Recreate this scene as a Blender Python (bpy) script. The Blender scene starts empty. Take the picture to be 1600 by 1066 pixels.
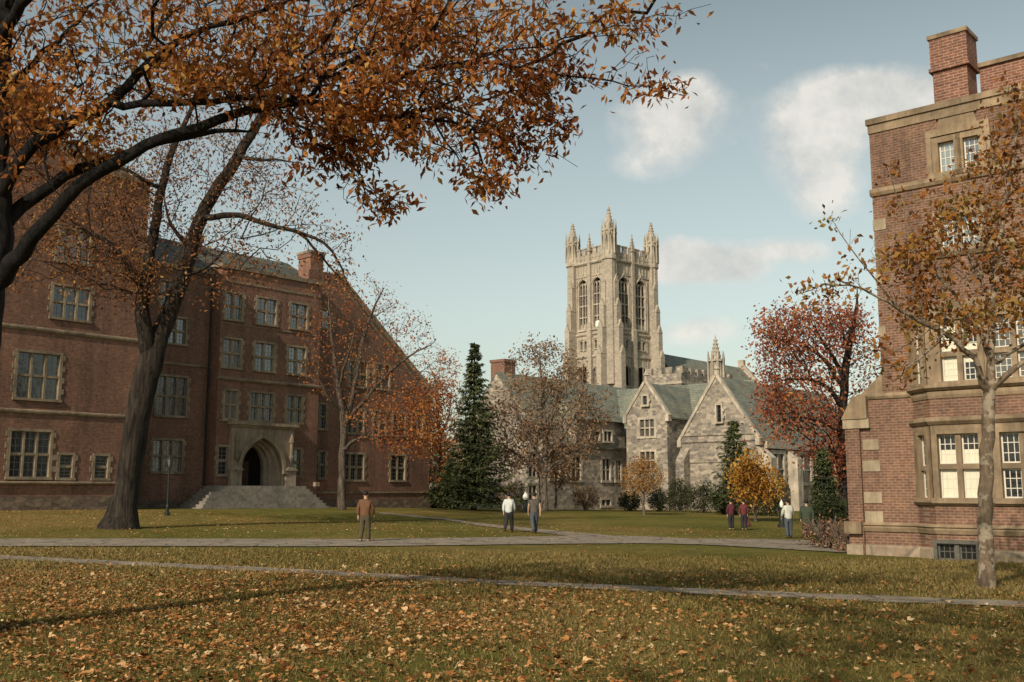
import bpy, bmesh, math, random
import numpy as np
from mathutils import Matrix, Vector
random.seed(7); RNG = np.random.default_rng(7)
scene = bpy.context.scene
col = scene.collection
R = math.radians
# ------------------------------------------------------------------ camera geometry (used to measure the place from the photo)
FPX, HOR, CAMZ = 1600.0, 765.0, 1.7
PIT = math.atan((HOR-533)/FPX); CP, SP = math.cos(PIT), math.sin(PIT)
def ray(px, py):
    a = (px-800)/FPX; b = (533-py)/FPX
    return np.array([a, CP-b*SP, SP+b*CP])
def pt(px, py, Y):
    d = ray(px, py); t = Y/d[1]
    return np.array([d[0]*t, Y, CAMZ+d[2]*t])
# ------------------------------------------------------------------ terrain
CTRL = np.array([(-25,6,.0),(0,8,0),(12,6,-.05),(25,6,-.1),(-15,20,0),(0,20,0),(8,19.5,-.15),(-18,33,-.02),(-5.3,37,-.12),(4,36,-.25),(0,47.5,-.2),
  (2,47,-.2),(13.7,61,-.78),(12.9,47.5,-.62),(11.6,34,-.45),(17,29,-.42),(22,24,-.4),(22,42,-.55),(-18,47,-.08),(-27,58,.55),(-34,50,.6),(-20,74,.5),(-16,71,.45),
  (-8,86,.35),(-12,80,.4),(-3,92,-.1),(3,92,-.2),(0,70,-.3),(14,108,-.45),(26,108,-.45),(30,95,-.5),(40,100,-.45),(-3,62,-.3),(10,80,-.6)])
def gz(x, y):
    x = np.asarray(x, float); y = np.asarray(y, float)
    num = np.full(x.shape, -0.3*0.004); den = np.full(x.shape, 0.004)
    for cx, cy, cz in CTRL:
        s = 4.0+0.06*cy
        w = np.exp(-((x-cx)**2+(y-cy)**2)/(2*s*s)); num = num+w*cz; den = den+w
    return num/den
def G(px, py):
    """ground point seen at a pixel"""
    d = ray(px, py); Y = 5.0; last = None
    ts = np.concatenate([np.arange(5, 60, .05), np.arange(60, 220, .25)])
    X = d[0]*ts/d[1]; Z = CAMZ+d[2]*ts/d[1]
    k = np.argmax(Z <= gz(X, ts))
    return np.array([X[k], ts[k], float(gz(X[k], ts[k]))])
def tint_attr(me, vals):
    a = me.attributes.new('tint', 'FLOAT', 'FACE'); a.data.foreach_set('value', np.asarray(vals, np.float32))
# ------------------------------------------------------------------ materials
def newmat(name):
    m = bpy.data.materials.new(name); m.use_nodes = True
    nt = m.node_tree; b = nt.nodes['Principled BSDF']
    b.inputs['Roughness'].default_value = .85; b.inputs['Specular IOR Level'].default_value = .25
    return m, nt, b
def nd(nt, t, **kw):
    n = nt.nodes.new(t)
    for k, v in kw.items():
        if k in n.inputs: n.inputs[k].default_value = v
        else: setattr(n, k, v)
    return n
def ramp(nt, stops):
    r = nt.nodes.new('ShaderNodeValToRGB'); e = r.color_ramp.elements
    while len(e) < len(stops): e.new(.5)
    for i, (p, c) in enumerate(stops): e[i].position = p; e[i].color = (*c, 1)
    return r
def noise(nt, vec, scale, detail=4, rough=.6):
    n = nd(nt, 'ShaderNodeTexNoise', Scale=scale, Detail=detail, Roughness=rough)
    if vec is not None: nt.links.new(vec, n.inputs['Vector'])
    return n
def mix(nt, fac, a, b, mode='MIX'):
    m = nt.nodes.new('ShaderNodeMix'); m.data_type = 'RGBA'; m.blend_type = mode
    for i, v in ((0, fac), (6, a), (7, b)):
        if hasattr(v, 'is_linked') or isinstance(v, bpy.types.NodeSocket): nt.links.new(v, m.inputs[i])
        elif i == 0: m.inputs[0].default_value = v
        else: m.inputs[i].default_value = (*v, 1)
    return m.outputs[2]
def facade_vec(nt):
    """(x + y, z) in the building's own coordinates"""
    tc = nt.nodes.new('ShaderNodeTexCoord'); s = nt.nodes.new('ShaderNodeSeparateXYZ'); c = nt.nodes.new('ShaderNodeCombineXYZ')
    nt.links.new(tc.outputs['Object'], s.inputs[0])
    a = nd(nt, 'ShaderNodeMath', operation='ADD'); nt.links.new(s.outputs[0], a.inputs[0]); nt.links.new(s.outputs[1], a.inputs[1])
    nt.links.new(a.outputs[0], c.inputs[0]); nt.links.new(s.outputs[2], c.inputs[1])
    return tc.outputs['Object'], c.outputs[0]
def bump(nt, b, h, strength=.4, dist=.05):
    n = nd(nt, 'ShaderNodeBump', Strength=strength, Distance=dist)
    nt.links.new(h, n.inputs['Height']); nt.links.new(n.outputs[0], b.inputs['Normal'])
def brick_mat(name, c1, c2, mortar, bw=.26, rh=.085, ms=.012, dark=.55, warp=0):
    m, nt, b = newmat(name); o, v = facade_vec(nt)
    if warp:
        w = noise(nt, o, 1.3, 3); mm = nd(nt, 'ShaderNodeVectorMath', operation='SCALE'); mm.inputs['Scale'].default_value = warp
        sb = nd(nt, 'ShaderNodeVectorMath', operation='SUBTRACT'); sb.inputs[1].default_value = (.5, .5, .5)
        nt.links.new(w.outputs['Color'], sb.inputs[0]); nt.links.new(sb.outputs[0], mm.inputs[0])
        ad = nd(nt, 'ShaderNodeVectorMath', operation='ADD'); nt.links.new(v, ad.inputs[0]); nt.links.new(mm.outputs[0], ad.inputs[1]); v = ad.outputs[0]
    t = nd(nt, 'ShaderNodeTexBrick', **{'Scale': 1.0, 'Mortar Size': ms, 'Brick Width': bw, 'Row Height': rh, 'Bias': 0.0, 'Mortar Smooth': .3})
    t.inputs['Color1'].default_value = (*c1, 1); t.inputs['Color2'].default_value = (*c2, 1); t.inputs['Mortar'].default_value = (*mortar, 1)
    nt.links.new(v, t.inputs['Vector'])
    n1 = noise(nt, o, .35, 5, .65); r1 = ramp(nt, [(.3, (dark,)*3), (.7, (1.15, 1.1, 1.05))]); nt.links.new(n1.outputs[0], r1.inputs[0])
    n2 = noise(nt, o, 5, 3); r2 = ramp(nt, [(.3, (.72, .72, .74)), (.7, (1.25, 1.2, 1.15))]); nt.links.new(n2.outputs[0], r2.inputs[0])
    c = mix(nt, 1, t.outputs['Color'], r1.outputs[0], 'MULTIPLY'); c = mix(nt, 1, c, r2.outputs[0], 'MULTIPLY')
    ms_ = nd(nt, 'ShaderNodeMapping'); ms_.inputs['Scale'].default_value = (1.3, 1.3, .12); nt.links.new(o, ms_.inputs[0]); n6 = noise(nt, ms_.outputs[0], 1.0, 5, .7); r6 = ramp(nt, [(.32, (.66, .66, .68)), (.5, (1, 1, 1)), (.72, (1.12, 1.1, 1.06))]); nt.links.new(n6.outputs[0], r6.inputs[0]); c = mix(nt, 1, c, r6.outputs[0], 'MULTIPLY')
    nt.links.new(c, b.inputs['Base Color']); bump(nt, b, t.outputs['Fac'], -.35, .02)
    return m
def stone_mat(name, ca, cb, scale=1.5, stain=.6):
    m, nt, b = newmat(name); o, v = facade_vec(nt)
    n = noise(nt, o, scale, 6, .65); r = ramp(nt, [(.3, ca), (.7, cb)]); nt.links.new(n.outputs[0], r.inputs[0])
    n2 = noise(nt, o, .5, 4); r2 = ramp(nt, [(.35, (stain,)*3), (.65, (1.1, 1.08, 1.05))]); nt.links.new(n2.outputs[0], r2.inputs[0])
    c = mix(nt, 1, r.outputs[0], r2.outputs[0], 'MULTIPLY'); nt.links.new(c, b.inputs['Base Color'])
    ms_ = nd(nt, 'ShaderNodeMapping'); ms_.inputs['Scale'].default_value = (3, 3, .3); nt.links.new(o, ms_.inputs[0]); n6 = noise(nt, ms_.outputs[0], 1.0, 5, .7); r6 = ramp(nt, [(.35, (.6, .6, .6)), (.55, (1, 1, 1))]); nt.links.new(n6.outputs[0], r6.inputs[0]); c = mix(nt, .8, c, r6.outputs[0], 'MULTIPLY'); nt.links.new(c, b.inputs['Base Color'])
    n3 = noise(nt, o, 14, 4); bump(nt, b, n3.outputs[0], .3, .03)
    return m
def rubble_mat(name, cols, mortar, sx=1.1, sz=2.6):
    m, nt, b = newmat(name); o, v = facade_vec(nt)
    mp = nd(nt, 'ShaderNodeMapping'); mp.inputs['Scale'].default_value = (sx, sz, 1); nt.links.new(v, mp.inputs[0])
    w = noise(nt, mp.outputs[0], 1.5, 2); ad = mix(nt, .12, mp.outputs[0], w.outputs['Color'])
    vo = nd(nt, 'ShaderNodeTexVoronoi', Scale=1.0); vo.voronoi_dimensions = '2D'; nt.links.new(ad, vo.inputs['Vector'])
    s = nt.nodes.new('ShaderNodeSeparateColor'); nt.links.new(vo.outputs['Color'], s.inputs[0])
    r = ramp(nt, [(i/(len(cols)-1), c) for i, c in enumerate(cols)]); r.color_ramp.interpolation = 'CONSTANT'; nt.links.new(s.outputs[0], r.inputs[0])
    ve = nd(nt, 'ShaderNodeTexVoronoi', Scale=1.0); ve.voronoi_dimensions = '2D'; ve.feature = 'DISTANCE_TO_EDGE'; nt.links.new(ad, ve.inputs['Vector'])
    re = ramp(nt, [(.0, (1, 1, 1)), (.07, (0, 0, 0))]); nt.links.new(ve.outputs['Distance'], re.inputs[0])
    c = mix(nt, re.outputs[0], r.outputs[0], mortar)
    n2 = noise(nt, o, .25, 5); r2 = ramp(nt, [(.3, (.78, .78, .79)), (.7, (1.12, 1.1, 1.06))]); nt.links.new(n2.outputs[0], r2.inputs[0])
    c = mix(nt, 1, c, r2.outputs[0], 'MULTIPLY'); n4 = noise(nt, o, 4, 4); r4 = ramp(nt, [(.3, (.75,)*3), (.7, (1.2,)*3)]); nt.links.new(n4.outputs[0], r4.inputs[0])
    c = mix(nt, 1, c, r4.outputs[0], 'MULTIPLY')
    nt.links.new(c, b.inputs['Base Color']); bump(nt, b, re.outputs[0], -.5, .05)
    return m
def slate_mat(name, c1, c2, axis=0):
    m, nt, b = newmat(name); tc = nt.nodes.new('ShaderNodeTexCoord'); s = nt.nodes.new('ShaderNodeSeparateXYZ'); c = nt.nodes.new('ShaderNodeCombineXYZ')
    nt.links.new(tc.outputs['Object'], s.inputs[0]); nt.links.new(s.outputs[axis], c.inputs[0]); nt.links.new(s.outputs[2], c.inputs[1])
    t = nd(nt, 'ShaderNodeTexBrick', **{'Scale': 1.0, 'Mortar Size': .02, 'Brick Width': .5, 'Row Height': .22, 'Bias': 0.0})
    t.inputs['Color1'].default_value = (*c1, 1); t.inputs['Color2'].default_value = (*c2, 1); t.inputs['Mortar'].default_value = (*[x*.5 for x in c1], 1)
    nt.links.new(c.outputs[0], t.inputs['Vector'])
    n = noise(nt, tc.outputs['Object'], .6, 6, .7); r = ramp(nt, [(.3, (.6, .65, .6)), (.5, (1, 1, .95)), (.72, (1.35, 1.25, 1.0))]); nt.links.new(n.outputs[0], r.inputs[0])
    nt.links.new(mix(nt, 1, t.outputs[0], r.outputs[0], 'MULTIPLY'), b.inputs['Base Color']); b.inputs['Roughness'].default_value = .6
    bump(nt, b, t.outputs['Fac'], -.4, .03)
    return m
def plain(name, c, rough=.8, var=.25, scale=6, spec=.25, metal=0):
    m, nt, b = newmat(name); tc = nt.nodes.new('ShaderNodeTexCoord'); n = noise(nt, tc.outputs['Object'], scale, 4)
    r = ramp(nt, [(.25, tuple(x*(1-var) for x in c)), (.75, tuple(min(1, x*(1+var)) for x in c))]); nt.links.new(n.outputs[0], r.inputs[0])
    nt.links.new(r.outputs[0], b.inputs['Base Color']); b.inputs['Roughness'].default_value = rough; b.inputs['Specular IOR Level'].default_value = spec; b.inputs['Metallic'].default_value = metal
    return m
def leaf_mat(name, stops, trans=.35, clump=.5, cstr=.55):
    m, nt, b = newmat(name); at = nt.nodes.new('ShaderNodeAttribute'); at.attribute_name = 'tint'
    tc = nt.nodes.new('ShaderNodeTexCoord'); n = noise(nt, tc.outputs['Object'], clump, 3)
    ma = nd(nt, 'ShaderNodeMath', operation='MULTIPLY_ADD'); nt.links.new(n.outputs[0], ma.inputs[0]); ma.inputs[1].default_value = cstr*2.2; ma.inputs[2].default_value = -cstr*1.1
    ad = nd(nt, 'ShaderNodeMath', operation='ADD'); ad.use_clamp = True; nt.links.new(ma.outputs[0], ad.inputs[0]); nt.links.new(at.outputs['Fac'], ad.inputs[1])
    r = ramp(nt, stops); nt.links.new(ad.outputs[0], r.inputs[0])
    d = nt.nodes.new('ShaderNodeBsdfDiffuse'); t = nt.nodes.new('ShaderNodeBsdfTranslucent'); mx = nd(nt, 'ShaderNodeMixShader'); mx.inputs[0].default_value = trans
    nt.links.new(r.outputs[0], d.inputs[0]); nt.links.new(r.outputs[0], t.inputs[0]); nt.links.new(d.outputs[0], mx.inputs[1]); nt.links.new(t.outputs[0], mx.inputs[2])
    nt.links.new(mx.outputs[0], nt.nodes['Material Output'].inputs[0]); nt.nodes.remove(b)
    return m
def bark_mat(name, a, c, scale=3, stretch=.18, blotch=None, bs=.6):
    m, nt, b = newmat(name); tc = nt.nodes.new('ShaderNodeTexCoord'); mp = nd(nt, 'ShaderNodeMapping'); mp.inputs['Scale'].default_value = (1, 1, stretch)
    nt.links.new(tc.outputs['Object'], mp.inputs[0]); n = noise(nt, mp.outputs[0], scale, 8, .75); n.inputs['Distortion'].default_value = .6; r = ramp(nt, [(.4, a), (.62, c)]); nt.links.new(n.outputs[0], r.inputs[0])
    cc = r.outputs[0]
    if blotch:
        n2 = noise(nt, tc.outputs['Object'], 5, 2); r2 = ramp(nt, [(.52, (0, 0, 0)), (.56, (1, 1, 1))]); nt.links.new(n2.outputs[0], r2.inputs[0]); cc = mix(nt, r2.outputs[0], cc, blotch)
    nt.links.new(cc, b.inputs['Base Color']); bump(nt, b, n.outputs[0], bs, .15)
    return m
def glass_mat(name, c=(.02, .025, .03), gl=.3):
    m, nt, b = newmat(name); oi = nt.nodes.new('ShaderNodeObjectInfo'); ro = ramp(nt, [(0, tuple(x*.25 for x in c)), (.5, tuple(x*.9 for x in c)), (1, tuple(x*1.7 for x in c))]); nt.links.new(oi.outputs['Random'], ro.inputs[0]); nt.links.new(ro.outputs[0], b.inputs['Base Color'])
    g = nd(nt, 'ShaderNodeBsdfGlossy', Roughness=.12); g.inputs[0].default_value = (.75, .8, .85, 1)
    tc = nt.nodes.new('ShaderNodeTexCoord'); n = noise(nt, tc.outputs['Object'], 2.5, 2); bp = nd(nt, 'ShaderNodeBump', Strength=.25, Distance=.05); nt.links.new(n.outputs[0], bp.inputs['Height']); nt.links.new(bp.outputs[0], g.inputs['Normal'])
    mx = nd(nt, 'ShaderNodeMixShader'); mx.inputs[0].default_value = gl
    nt.links.new(b.outputs[0], mx.inputs[1]); nt.links.new(g.outputs[0], mx.inputs[2]); nt.links.new(mx.outputs[0], nt.nodes['Material Output'].inputs[0])
    return m
M = dict(
 brickL=brick_mat('dark_red_brick', (.235, .115, .08), (.155, .078, .058), (.23, .17, .13), .26, .09, .012, .7),
 brickR=brick_mat('red_brick', (.205, .102, .07), (.15, .076, .055), (.235, .175, .13), .24, .088, .018, .72),
 trim=stone_mat('limestone_trim', (.24, .185, .13), (.37, .295, .21), 3.5, .6),
 trimR=stone_mat('sandstone_trim', (.25, .18, .115), (.36, .27, .18), 2.0, .6),
 trimF=rubble_mat('foundation_blocks', [(.26, .2, .14), (.33, .26, .19), (.29, .22, .16), (.22, .17, .12)], (.17, .14, .11), .9, .9),
 cream=stone_mat('pale_stone', (.36, .31, .24), (.5, .44, .36), 2.0, .8),
 quoin=stone_mat('quoin_stone', (.3, .235, .16), (.4, .33, .235), 2.0, .75),
 portal=stone_mat('portal_stone', (.27, .21, .165), (.36, .29, .22), 3.0, .8),
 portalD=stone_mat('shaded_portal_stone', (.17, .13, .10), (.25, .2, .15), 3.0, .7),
 base=rubble_mat('rough_base_stone', [(.12, .09, .07), (.2, .15, .11), (.15, .11, .09), (.23, .17, .13)], (.1, .08, .06), 2.0, 4.5),
 tower=rubble_mat('tower_stone', [(.38, .33, .27), (.42, .365, .30), (.35, .30, .25), (.40, .345, .28), (.45, .39, .325)], (.36, .31, .25), 1.9, 4.2),  # stone paled and greyed; distance haze is put into these colours
 towertrim=stone_mat('tower_trim_stone', (.39, .34, .275), (.52, .455, .37), 1.0, .75),
 rubble=rubble_mat('rubble_stone', [(.22, .19, .16), (.31, .265, .215), (.185, .165, .145), (.40, .34, .275), (.27, .235, .19), (.34, .29, .24)], (.33, .29, .235), 2.1, 3.9),
 slateX=slate_mat('green_slate', (.175, .18, .155), (.225, .23, .195), 0), slateY=slate_mat('green_slate_courses', (.175, .18, .155), (.225, .23, .195), 1),
 slateD=slate_mat('dark_slate', (.09, .095, .085), (.12, .125, .11), 0), copper=plain('green_copper', (.18, .24, .2), .6),
 steps=stone_mat('step_stone', (.2, .18, .155), (.29, .26, .22), 2, .8),
 white=plain('white_paint', (.62, .58, .5), .5, .08), frameG=plain('weathered_grey_window_bars', (.26, .235, .2), .6), frameD=plain('dark_window_bars', (.10, .095, .08), .5),
 glass=glass_mat('window_glass', gl=.16), glassB=glass_mat('window_glass_with_sky_and_blind', (.11, .12, .115), .22), glassD=glass_mat('dark_window_glass', (.012, .012, .014), .06), glassW=glass_mat('dim_window_glass', (.05, .045, .038), .12),  # glassB: reflected sky painted into a pale base, along with blinds
 blind=plain('cream_blind', (.68, .64, .50), .6, .08, 3), void=plain('dark_interior', (.008, .006, .006), 1), louver=plain('louvre_stone', (.09, .075, .065), .9),
 door_dark=plain('dark_door_wood', (.05, .022, .016), .7), iron=plain('dark_iron', (.02, .022, .02), .5), lampw=plain('white_lantern_glass', (.8, .78, .7), .4, .05),
 chim=brick_mat('chimney_brick', (.22, .095, .065), (.15, .065, .048), (.3, .22, .17), .3, .1, .016, .8),
 skin=plain('skin', (.5, .3, .21), .6, .06), hair=plain('dark_hair', (.02, .014, .01), .6), eye=plain('eye', (.03, .02, .02), .3), shoe=plain('shoe_leather', (.04, .025, .018), .5),
)
# ------------------------------------------------------------------ mesh builder
class MB:
    def __init__(s): s.v = []; s.f = []; s.M = None
    def add(s, vs, fs):
        o = len(s.v)
        if s.M is not None: vs = [tuple(s.M @ Vector(v)) for v in vs]
        s.v += [tuple(map(float, v)) for v in vs]; s.f += [tuple(i+o for i in f) for f in fs]
    def box(s, x0, x1, y0, y1, z0, z1):
        if x1 < x0: x0, x1 = x1, x0
        if y1 < y0: y0, y1 = y1, y0
        s.add([(x0,y0,z0),(x1,y0,z0),(x1,y1,z0),(x0,y1,z0),(x0,y0,z1),(x1,y0,z1),(x1,y1,z1),(x0,y1,z1)],
              [(0,3,2,1),(4,5,6,7),(0,1,5,4),(1,2,6,5),(2,3,7,6),(3,0,4,7)])
        return s
    def prism(s, poly, y0, y1):   # poly of (x, z), extruded along y
        n = len(poly)
        s.add([(x, y0, z) for x, z in poly]+[(x, y1, z) for x, z in poly],
              [tuple(range(n)), tuple(range(2*n-1, n-1, -1))]+[(i, i+n, (i+1) % n+n, (i+1) % n) for i in range(n)]); return s
    def prismx(s, poly, x0, x1):  # poly of (y, z), extruded along x
        n = len(poly)
        s.add([(x0, y, z) for y, z in poly]+[(x1, y, z) for y, z in poly],
              [tuple(range(n)), tuple(range(2*n-1, n-1, -1))]+[(i, i+n, (i+1) % n+n, (i+1) % n) for i in range(n)]); return s
    def frus(s, cx, cy, z0, z1, r0, r1, n=8, rot=0):
        vs = []
        for r, z in ((r0, z0), (r1, z1)):
            for i in range(n):
                a = rot+2*math.pi*i/n; vs.append((cx+r*math.cos(a), cy+r*math.sin(a), z))
        s.add(vs, [tuple(range(n-1, -1, -1)), tuple(range(n, 2*n))]+[(i, (i+1) % n, (i+1) % n+n, i+n) for i in range(n)]); return s
    def lathe(s, cx, cy, prof, n=10, rot=0):
        for (r0, z0), (r1, z1) in zip(prof[:-1], prof[1:]): s.frus(cx, cy, z0, z1, max(r0, .003), max(r1, .003), n, rot)
        return s
    def wall(s, x0, x1, z0, z1, ops=(), y=0.0, rev=.25, back=None):
        xs = sorted({x0, x1, *[min(max(a, x0), x1) for o in ops for a in o[:2]]}); zs = sorted({z0, z1, *[min(max(a, z0), z1) for o in ops for a in o[2:4]]})
        for i in range(len(xs)-1):
            for j in range(len(zs)-1):
                a, b, c, d = xs[i], xs[i+1], zs[j], zs[j+1]
                if b-a < 1e-5 or d-c < 1e-5: continue
                mx_, mz = (a+b)/2, (c+d)/2
                if any(o[0] < mx_ < o[1] and o[2] < mz < o[3] for o in ops): continue
                s.add([(a, y, c), (b, y, c), (b, y, d), (a, y, d)], [(0, 1, 2, 3)])
        for o in ops:
            a, b, c, d = o[:4]; e = y+rev; sp = o[4] if len(o) > 4 else d
            s.add([(a, y, c), (a, e, c), (a, e, sp), (a, y, sp)], [(0, 1, 2, 3)]); s.add([(b, y, c), (b, y, sp), (b, e, sp), (b, e, c)], [(0, 1, 2, 3)])
            s.add([(a, y, c), (b, y, c), (b, e, c), (a, e, c)], [(0, 1, 2, 3)])
            if sp == d: s.add([(a, y, d), (a, e, d), (b, e, d), (b, y, d)], [(0, 1, 2, 3)])
            else:
                P = arch(a, b, sp, d)
                for (p, q) in zip(P[:-1], P[1:]):
                    s.add([(p[0], y, p[1]), (q[0], y, q[1]), (q[0], y, d+1e-4), (p[0], y, d+1e-4)], [(0, 1, 2, 3)])
                    s.add([(p[0], y, p[1]), (p[0], e, p[1]), (q[0], e, q[1]), (q[0], y, q[1])], [(0, 1, 2, 3)])
        return s
    def tube(s, pts, rad, n=6):
        P = np.asarray(pts, float); T = np.gradient(P, axis=0); T /= np.linalg.norm(T, axis=1)[:, None]+1e-9
        ref = np.array([0, 0, 1.]) if abs(T[0][2]) < .9 else np.array([1., 0, 0]); vs = []
        for i in range(len(P)):
            A = np.cross(T[i], ref); A /= np.linalg.norm(A)+1e-9; B = np.cross(T[i], A); ref = np.cross(A, T[i]) if False else ref
            r = rad[i] if hasattr(rad, '__len__') else rad
            for k in range(n):
                a = 2*math.pi*k/n; vs.append(P[i]+r*(math.cos(a)*A+math.sin(a)*B))
        fs = [(i*n+k, i*n+(k+1) % n, (i+1)*n+(k+1) % n, (i+1)*n+k) for i in range(len(P)-1) for k in range(n)]
        fs += [tuple(range(n-1, -1, -1)), tuple(range((len(P)-1)*n, len(P)*n))]
        s.add(vs, fs); return s
    def build(s, name, mat, parent=None, smooth=False, kind=None, label=None):
        me = bpy.data.meshes.new(name); me.from_pydata(s.v, [], s.f); me.update()
        bm = bmesh.new(); bm.from_mesh(me); bmesh.ops.recalc_face_normals(bm, faces=bm.faces) if s.f and not getattr(s, 'open', False) else None
        bm.to_mesh(me); bm.free()
        if smooth: me.polygons.foreach_set('use_smooth', [True]*len(me.polygons))
        me.materials.append(mat); o = bpy.data.objects.new(name, me); col.objects.link(o)
        if parent: o.parent = parent
        if kind: o['kind'] = kind
        if label: o['label'] = label
        return o
def arch(a, b, sp, d, n=7):
    m = (a+b)/2; T = R(72); L = []
    for i in range(n+1):
        t = T*i/n; L.append((a+(m-a)*(1-math.cos(t))/(1-math.cos(T)), sp+(d-sp)*math.sin(t)/math.sin(T)))
    return L+[(a+b-x, z) for x, z in L[-2::-1]]
def empty(name, loc, rz, label, cat, group=None):
    o = bpy.data.objects.new(name, None); col.objects.link(o); o.location = loc; o.rotation_euler = (0, 0, rz); o.empty_display_size = .5
    o['label'] = label; o['category'] = cat
    if group: o['group'] = group
    return o
class Frame:
    """a building's own axes: x along its facade, y into the building"""
    def __init__(s, origin, ang, base):
        s.o = np.array(origin[:2], float); s.dx = np.array([math.cos(ang), math.sin(ang)]); s.dy = np.array([-s.dx[1], s.dx[0]]); s.ang = ang; s.base = base
    def uz(s, px, py, v=0.0):
        d = ray(px, py); q = s.o+s.dy*v
        t = (q@s.dy)/(d[:2]@s.dy); w = d[:2]*t
        return float((w-s.o)@s.dx), float(CAMZ+d[2]*t-s.base)
    def vz(s, px, py, u):     # on the plane x = u: gives (y, z)
        d = ray(px, py); q = s.o+s.dx*u; t = (q@s.dx)/(d[:2]@s.dx); w = d[:2]*t
        return float((w-s.o)@s.dy), float(CAMZ+d[2]*t-s.base)
    def world(s, u, v, z=0): w = s.o+s.dx*u+s.dy*v; return (w[0], w[1], s.base+z)
    def empty(s, name, label, cat): return empty(name, (s.o[0], s.o[1], s.base), s.ang, label, cat)
ANG_A = R(90-41); ANG_B = R(-41)    # the two axes of the quadrangle: facades receding right, facades receding left
# ------------------------------------------------------------------ windows
def window(par, a, b, c, d, y=0., lights=2, trans=(.5,), trim='trim', sw=.15, quoin=True, rev=.25, bars=(2, 3), glass='glass', frame='white', blind=None, hood=False, mw=.13, proud=.05):
    s = MB()
    s.box(a-sw, a+.012, y-proud, y+rev*.8, c, d); s.box(b-.012, b+sw, y-proud, y+rev*.8, c, d)
    s.box(a-sw, b+sw, y-proud-.003, y+rev*.8, d-.012, d+sw*.9); s.box(a-sw-.05, b+sw+.05, y-proud-.07, y+rev*.8, c-sw*.9, c+.015)
    if hood:
        s.box(a-sw-.12, b+sw+.12, y-proud-.14, y+.02, d+sw*.9+.002, d+sw*.9+.14)
        for q in (a-sw-.12, b+sw+.02): s.box(q, q+.1, y-proud-.12, y+.02, d-.35, d+sw*.9)
    if quoin:
        n = max(2, int((d-c+.3)/.36)); h = (d-c)/n
        for i in range(n):
            e = .15 if i % 2 else .02
            for q0, q1 in ((a-sw-e, a-sw+.02), (b+sw-.02, b+sw+e)): s.box(q0, q1, y-proud+.006, y+.03, c+i*h+.01, c+(i+1)*h-.01)
    W = b-a; lw = W/lights
    for i in range(1, lights): s.box(a+i*lw-mw/2, a+i*lw+mw/2, y+.02, y+rev*.75, c, d)
    for t in trans: zt = c+(d-c)*t; s.box(a, b, y+.035, y+rev*.7, zt-mw/2, zt+mw/2)
    w = s.build('window', M[trim], par)
    f = MB(); zs = [c+.015]+[c+(d-c)*t for t in trans]+[d-.012]; fy = y+rev*.62
    for i in range(lights):
        la = a+i*lw+(mw/2 if i else .012); lb = a+(i+1)*lw-(mw/2 if i < lights-1 else .012)
        for j in range(len(zs)-1):
            za = zs[j]+(mw/2 if j else 0); zb = zs[j+1]-(mw/2 if j < len(zs)-2 else 0); fw = .045
            f.box(la, la+fw, fy, fy+.05, za, zb); f.box(lb-fw, lb, fy, fy+.05, za, zb); f.box(la+fw, lb-fw, fy+.001, fy+.05, za, za+fw); f.box(la+fw, lb-fw, fy+.001, fy+.05, zb-fw, zb)
            for k in range(1, bars[0]): x = la+(lb-la)*k/bars[0]; f.box(x-.012, x+.012, fy+.012, fy+.04, za+fw, zb-fw)
            for k in range(1, bars[1]): z = za+(zb-za)*k/bars[1]; f.box(la+fw, lb-fw, fy+.014, fy+.038, z-.012, z+.012)
    f.build('frame', M[frame], w)
    g = MB(); g.add([(a, fy+.03, c), (b, fy+.03, c), (b, fy+.03, d), (a, fy+.03, d)], [(0, 1, 2, 3)]); g.open = True
    gl = g.build('pane', M[glass], w)
    if blind:
        k = MB()
        for (i, z0, z1) in blind:
            la = a+i*lw+.06; lb = a+(i+1)*lw-.06; za = c+(d-c)*z0; zb = c+(d-c)*z1
            n = 14; vs = []; fs = []
            for q in range(n+1):
                x = la+(lb-la)*q/n; yy = fy+.026-.006*(q % 2)
                vs += [(x, yy, za), (x, yy, zb)]
            fs = [(2*q, 2*q+2, 2*q+3, 2*q+1) for q in range(n)]; k.add(vs, fs)
        k.open = True; k.build('blind', M['blind'], w)
    return w
def band(mb, x0, x1, z0, z1, y=0., out=.12):
    mb.prismx([(y+.02, z0), (y-out*.5, z0+.01), (y-out, z0+(z1-z0)*.45), (y-out, z1-.04), (y-out*.4, z1), (y+.02, z1)], x0, x1)
def gable_roof(mb, x0, x1, yr, zr, ye0, ze0, ye1, ze1, th=.18):
    """ridge along x at (yr, zr); eaves at (ye0, ze0) and (ye1, ze1)"""
    mb.prismx([(ye0, ze0), (yr, zr), (ye1, ze1), (ye1, ze1-th), (yr, zr-th*1.3), (ye0, ze0-th)], x0, x1)
def gable_roof_y(mb, y0, y1, xr, zr, xe0, ze0, xe1, ze1, th=.18):
    mb.prism([(xe0, ze0), (xr, zr), (xe1, ze1), (xe1, ze1-th), (xr, zr-th*1.3), (xe0, ze0-th)], y0, y1)

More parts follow.
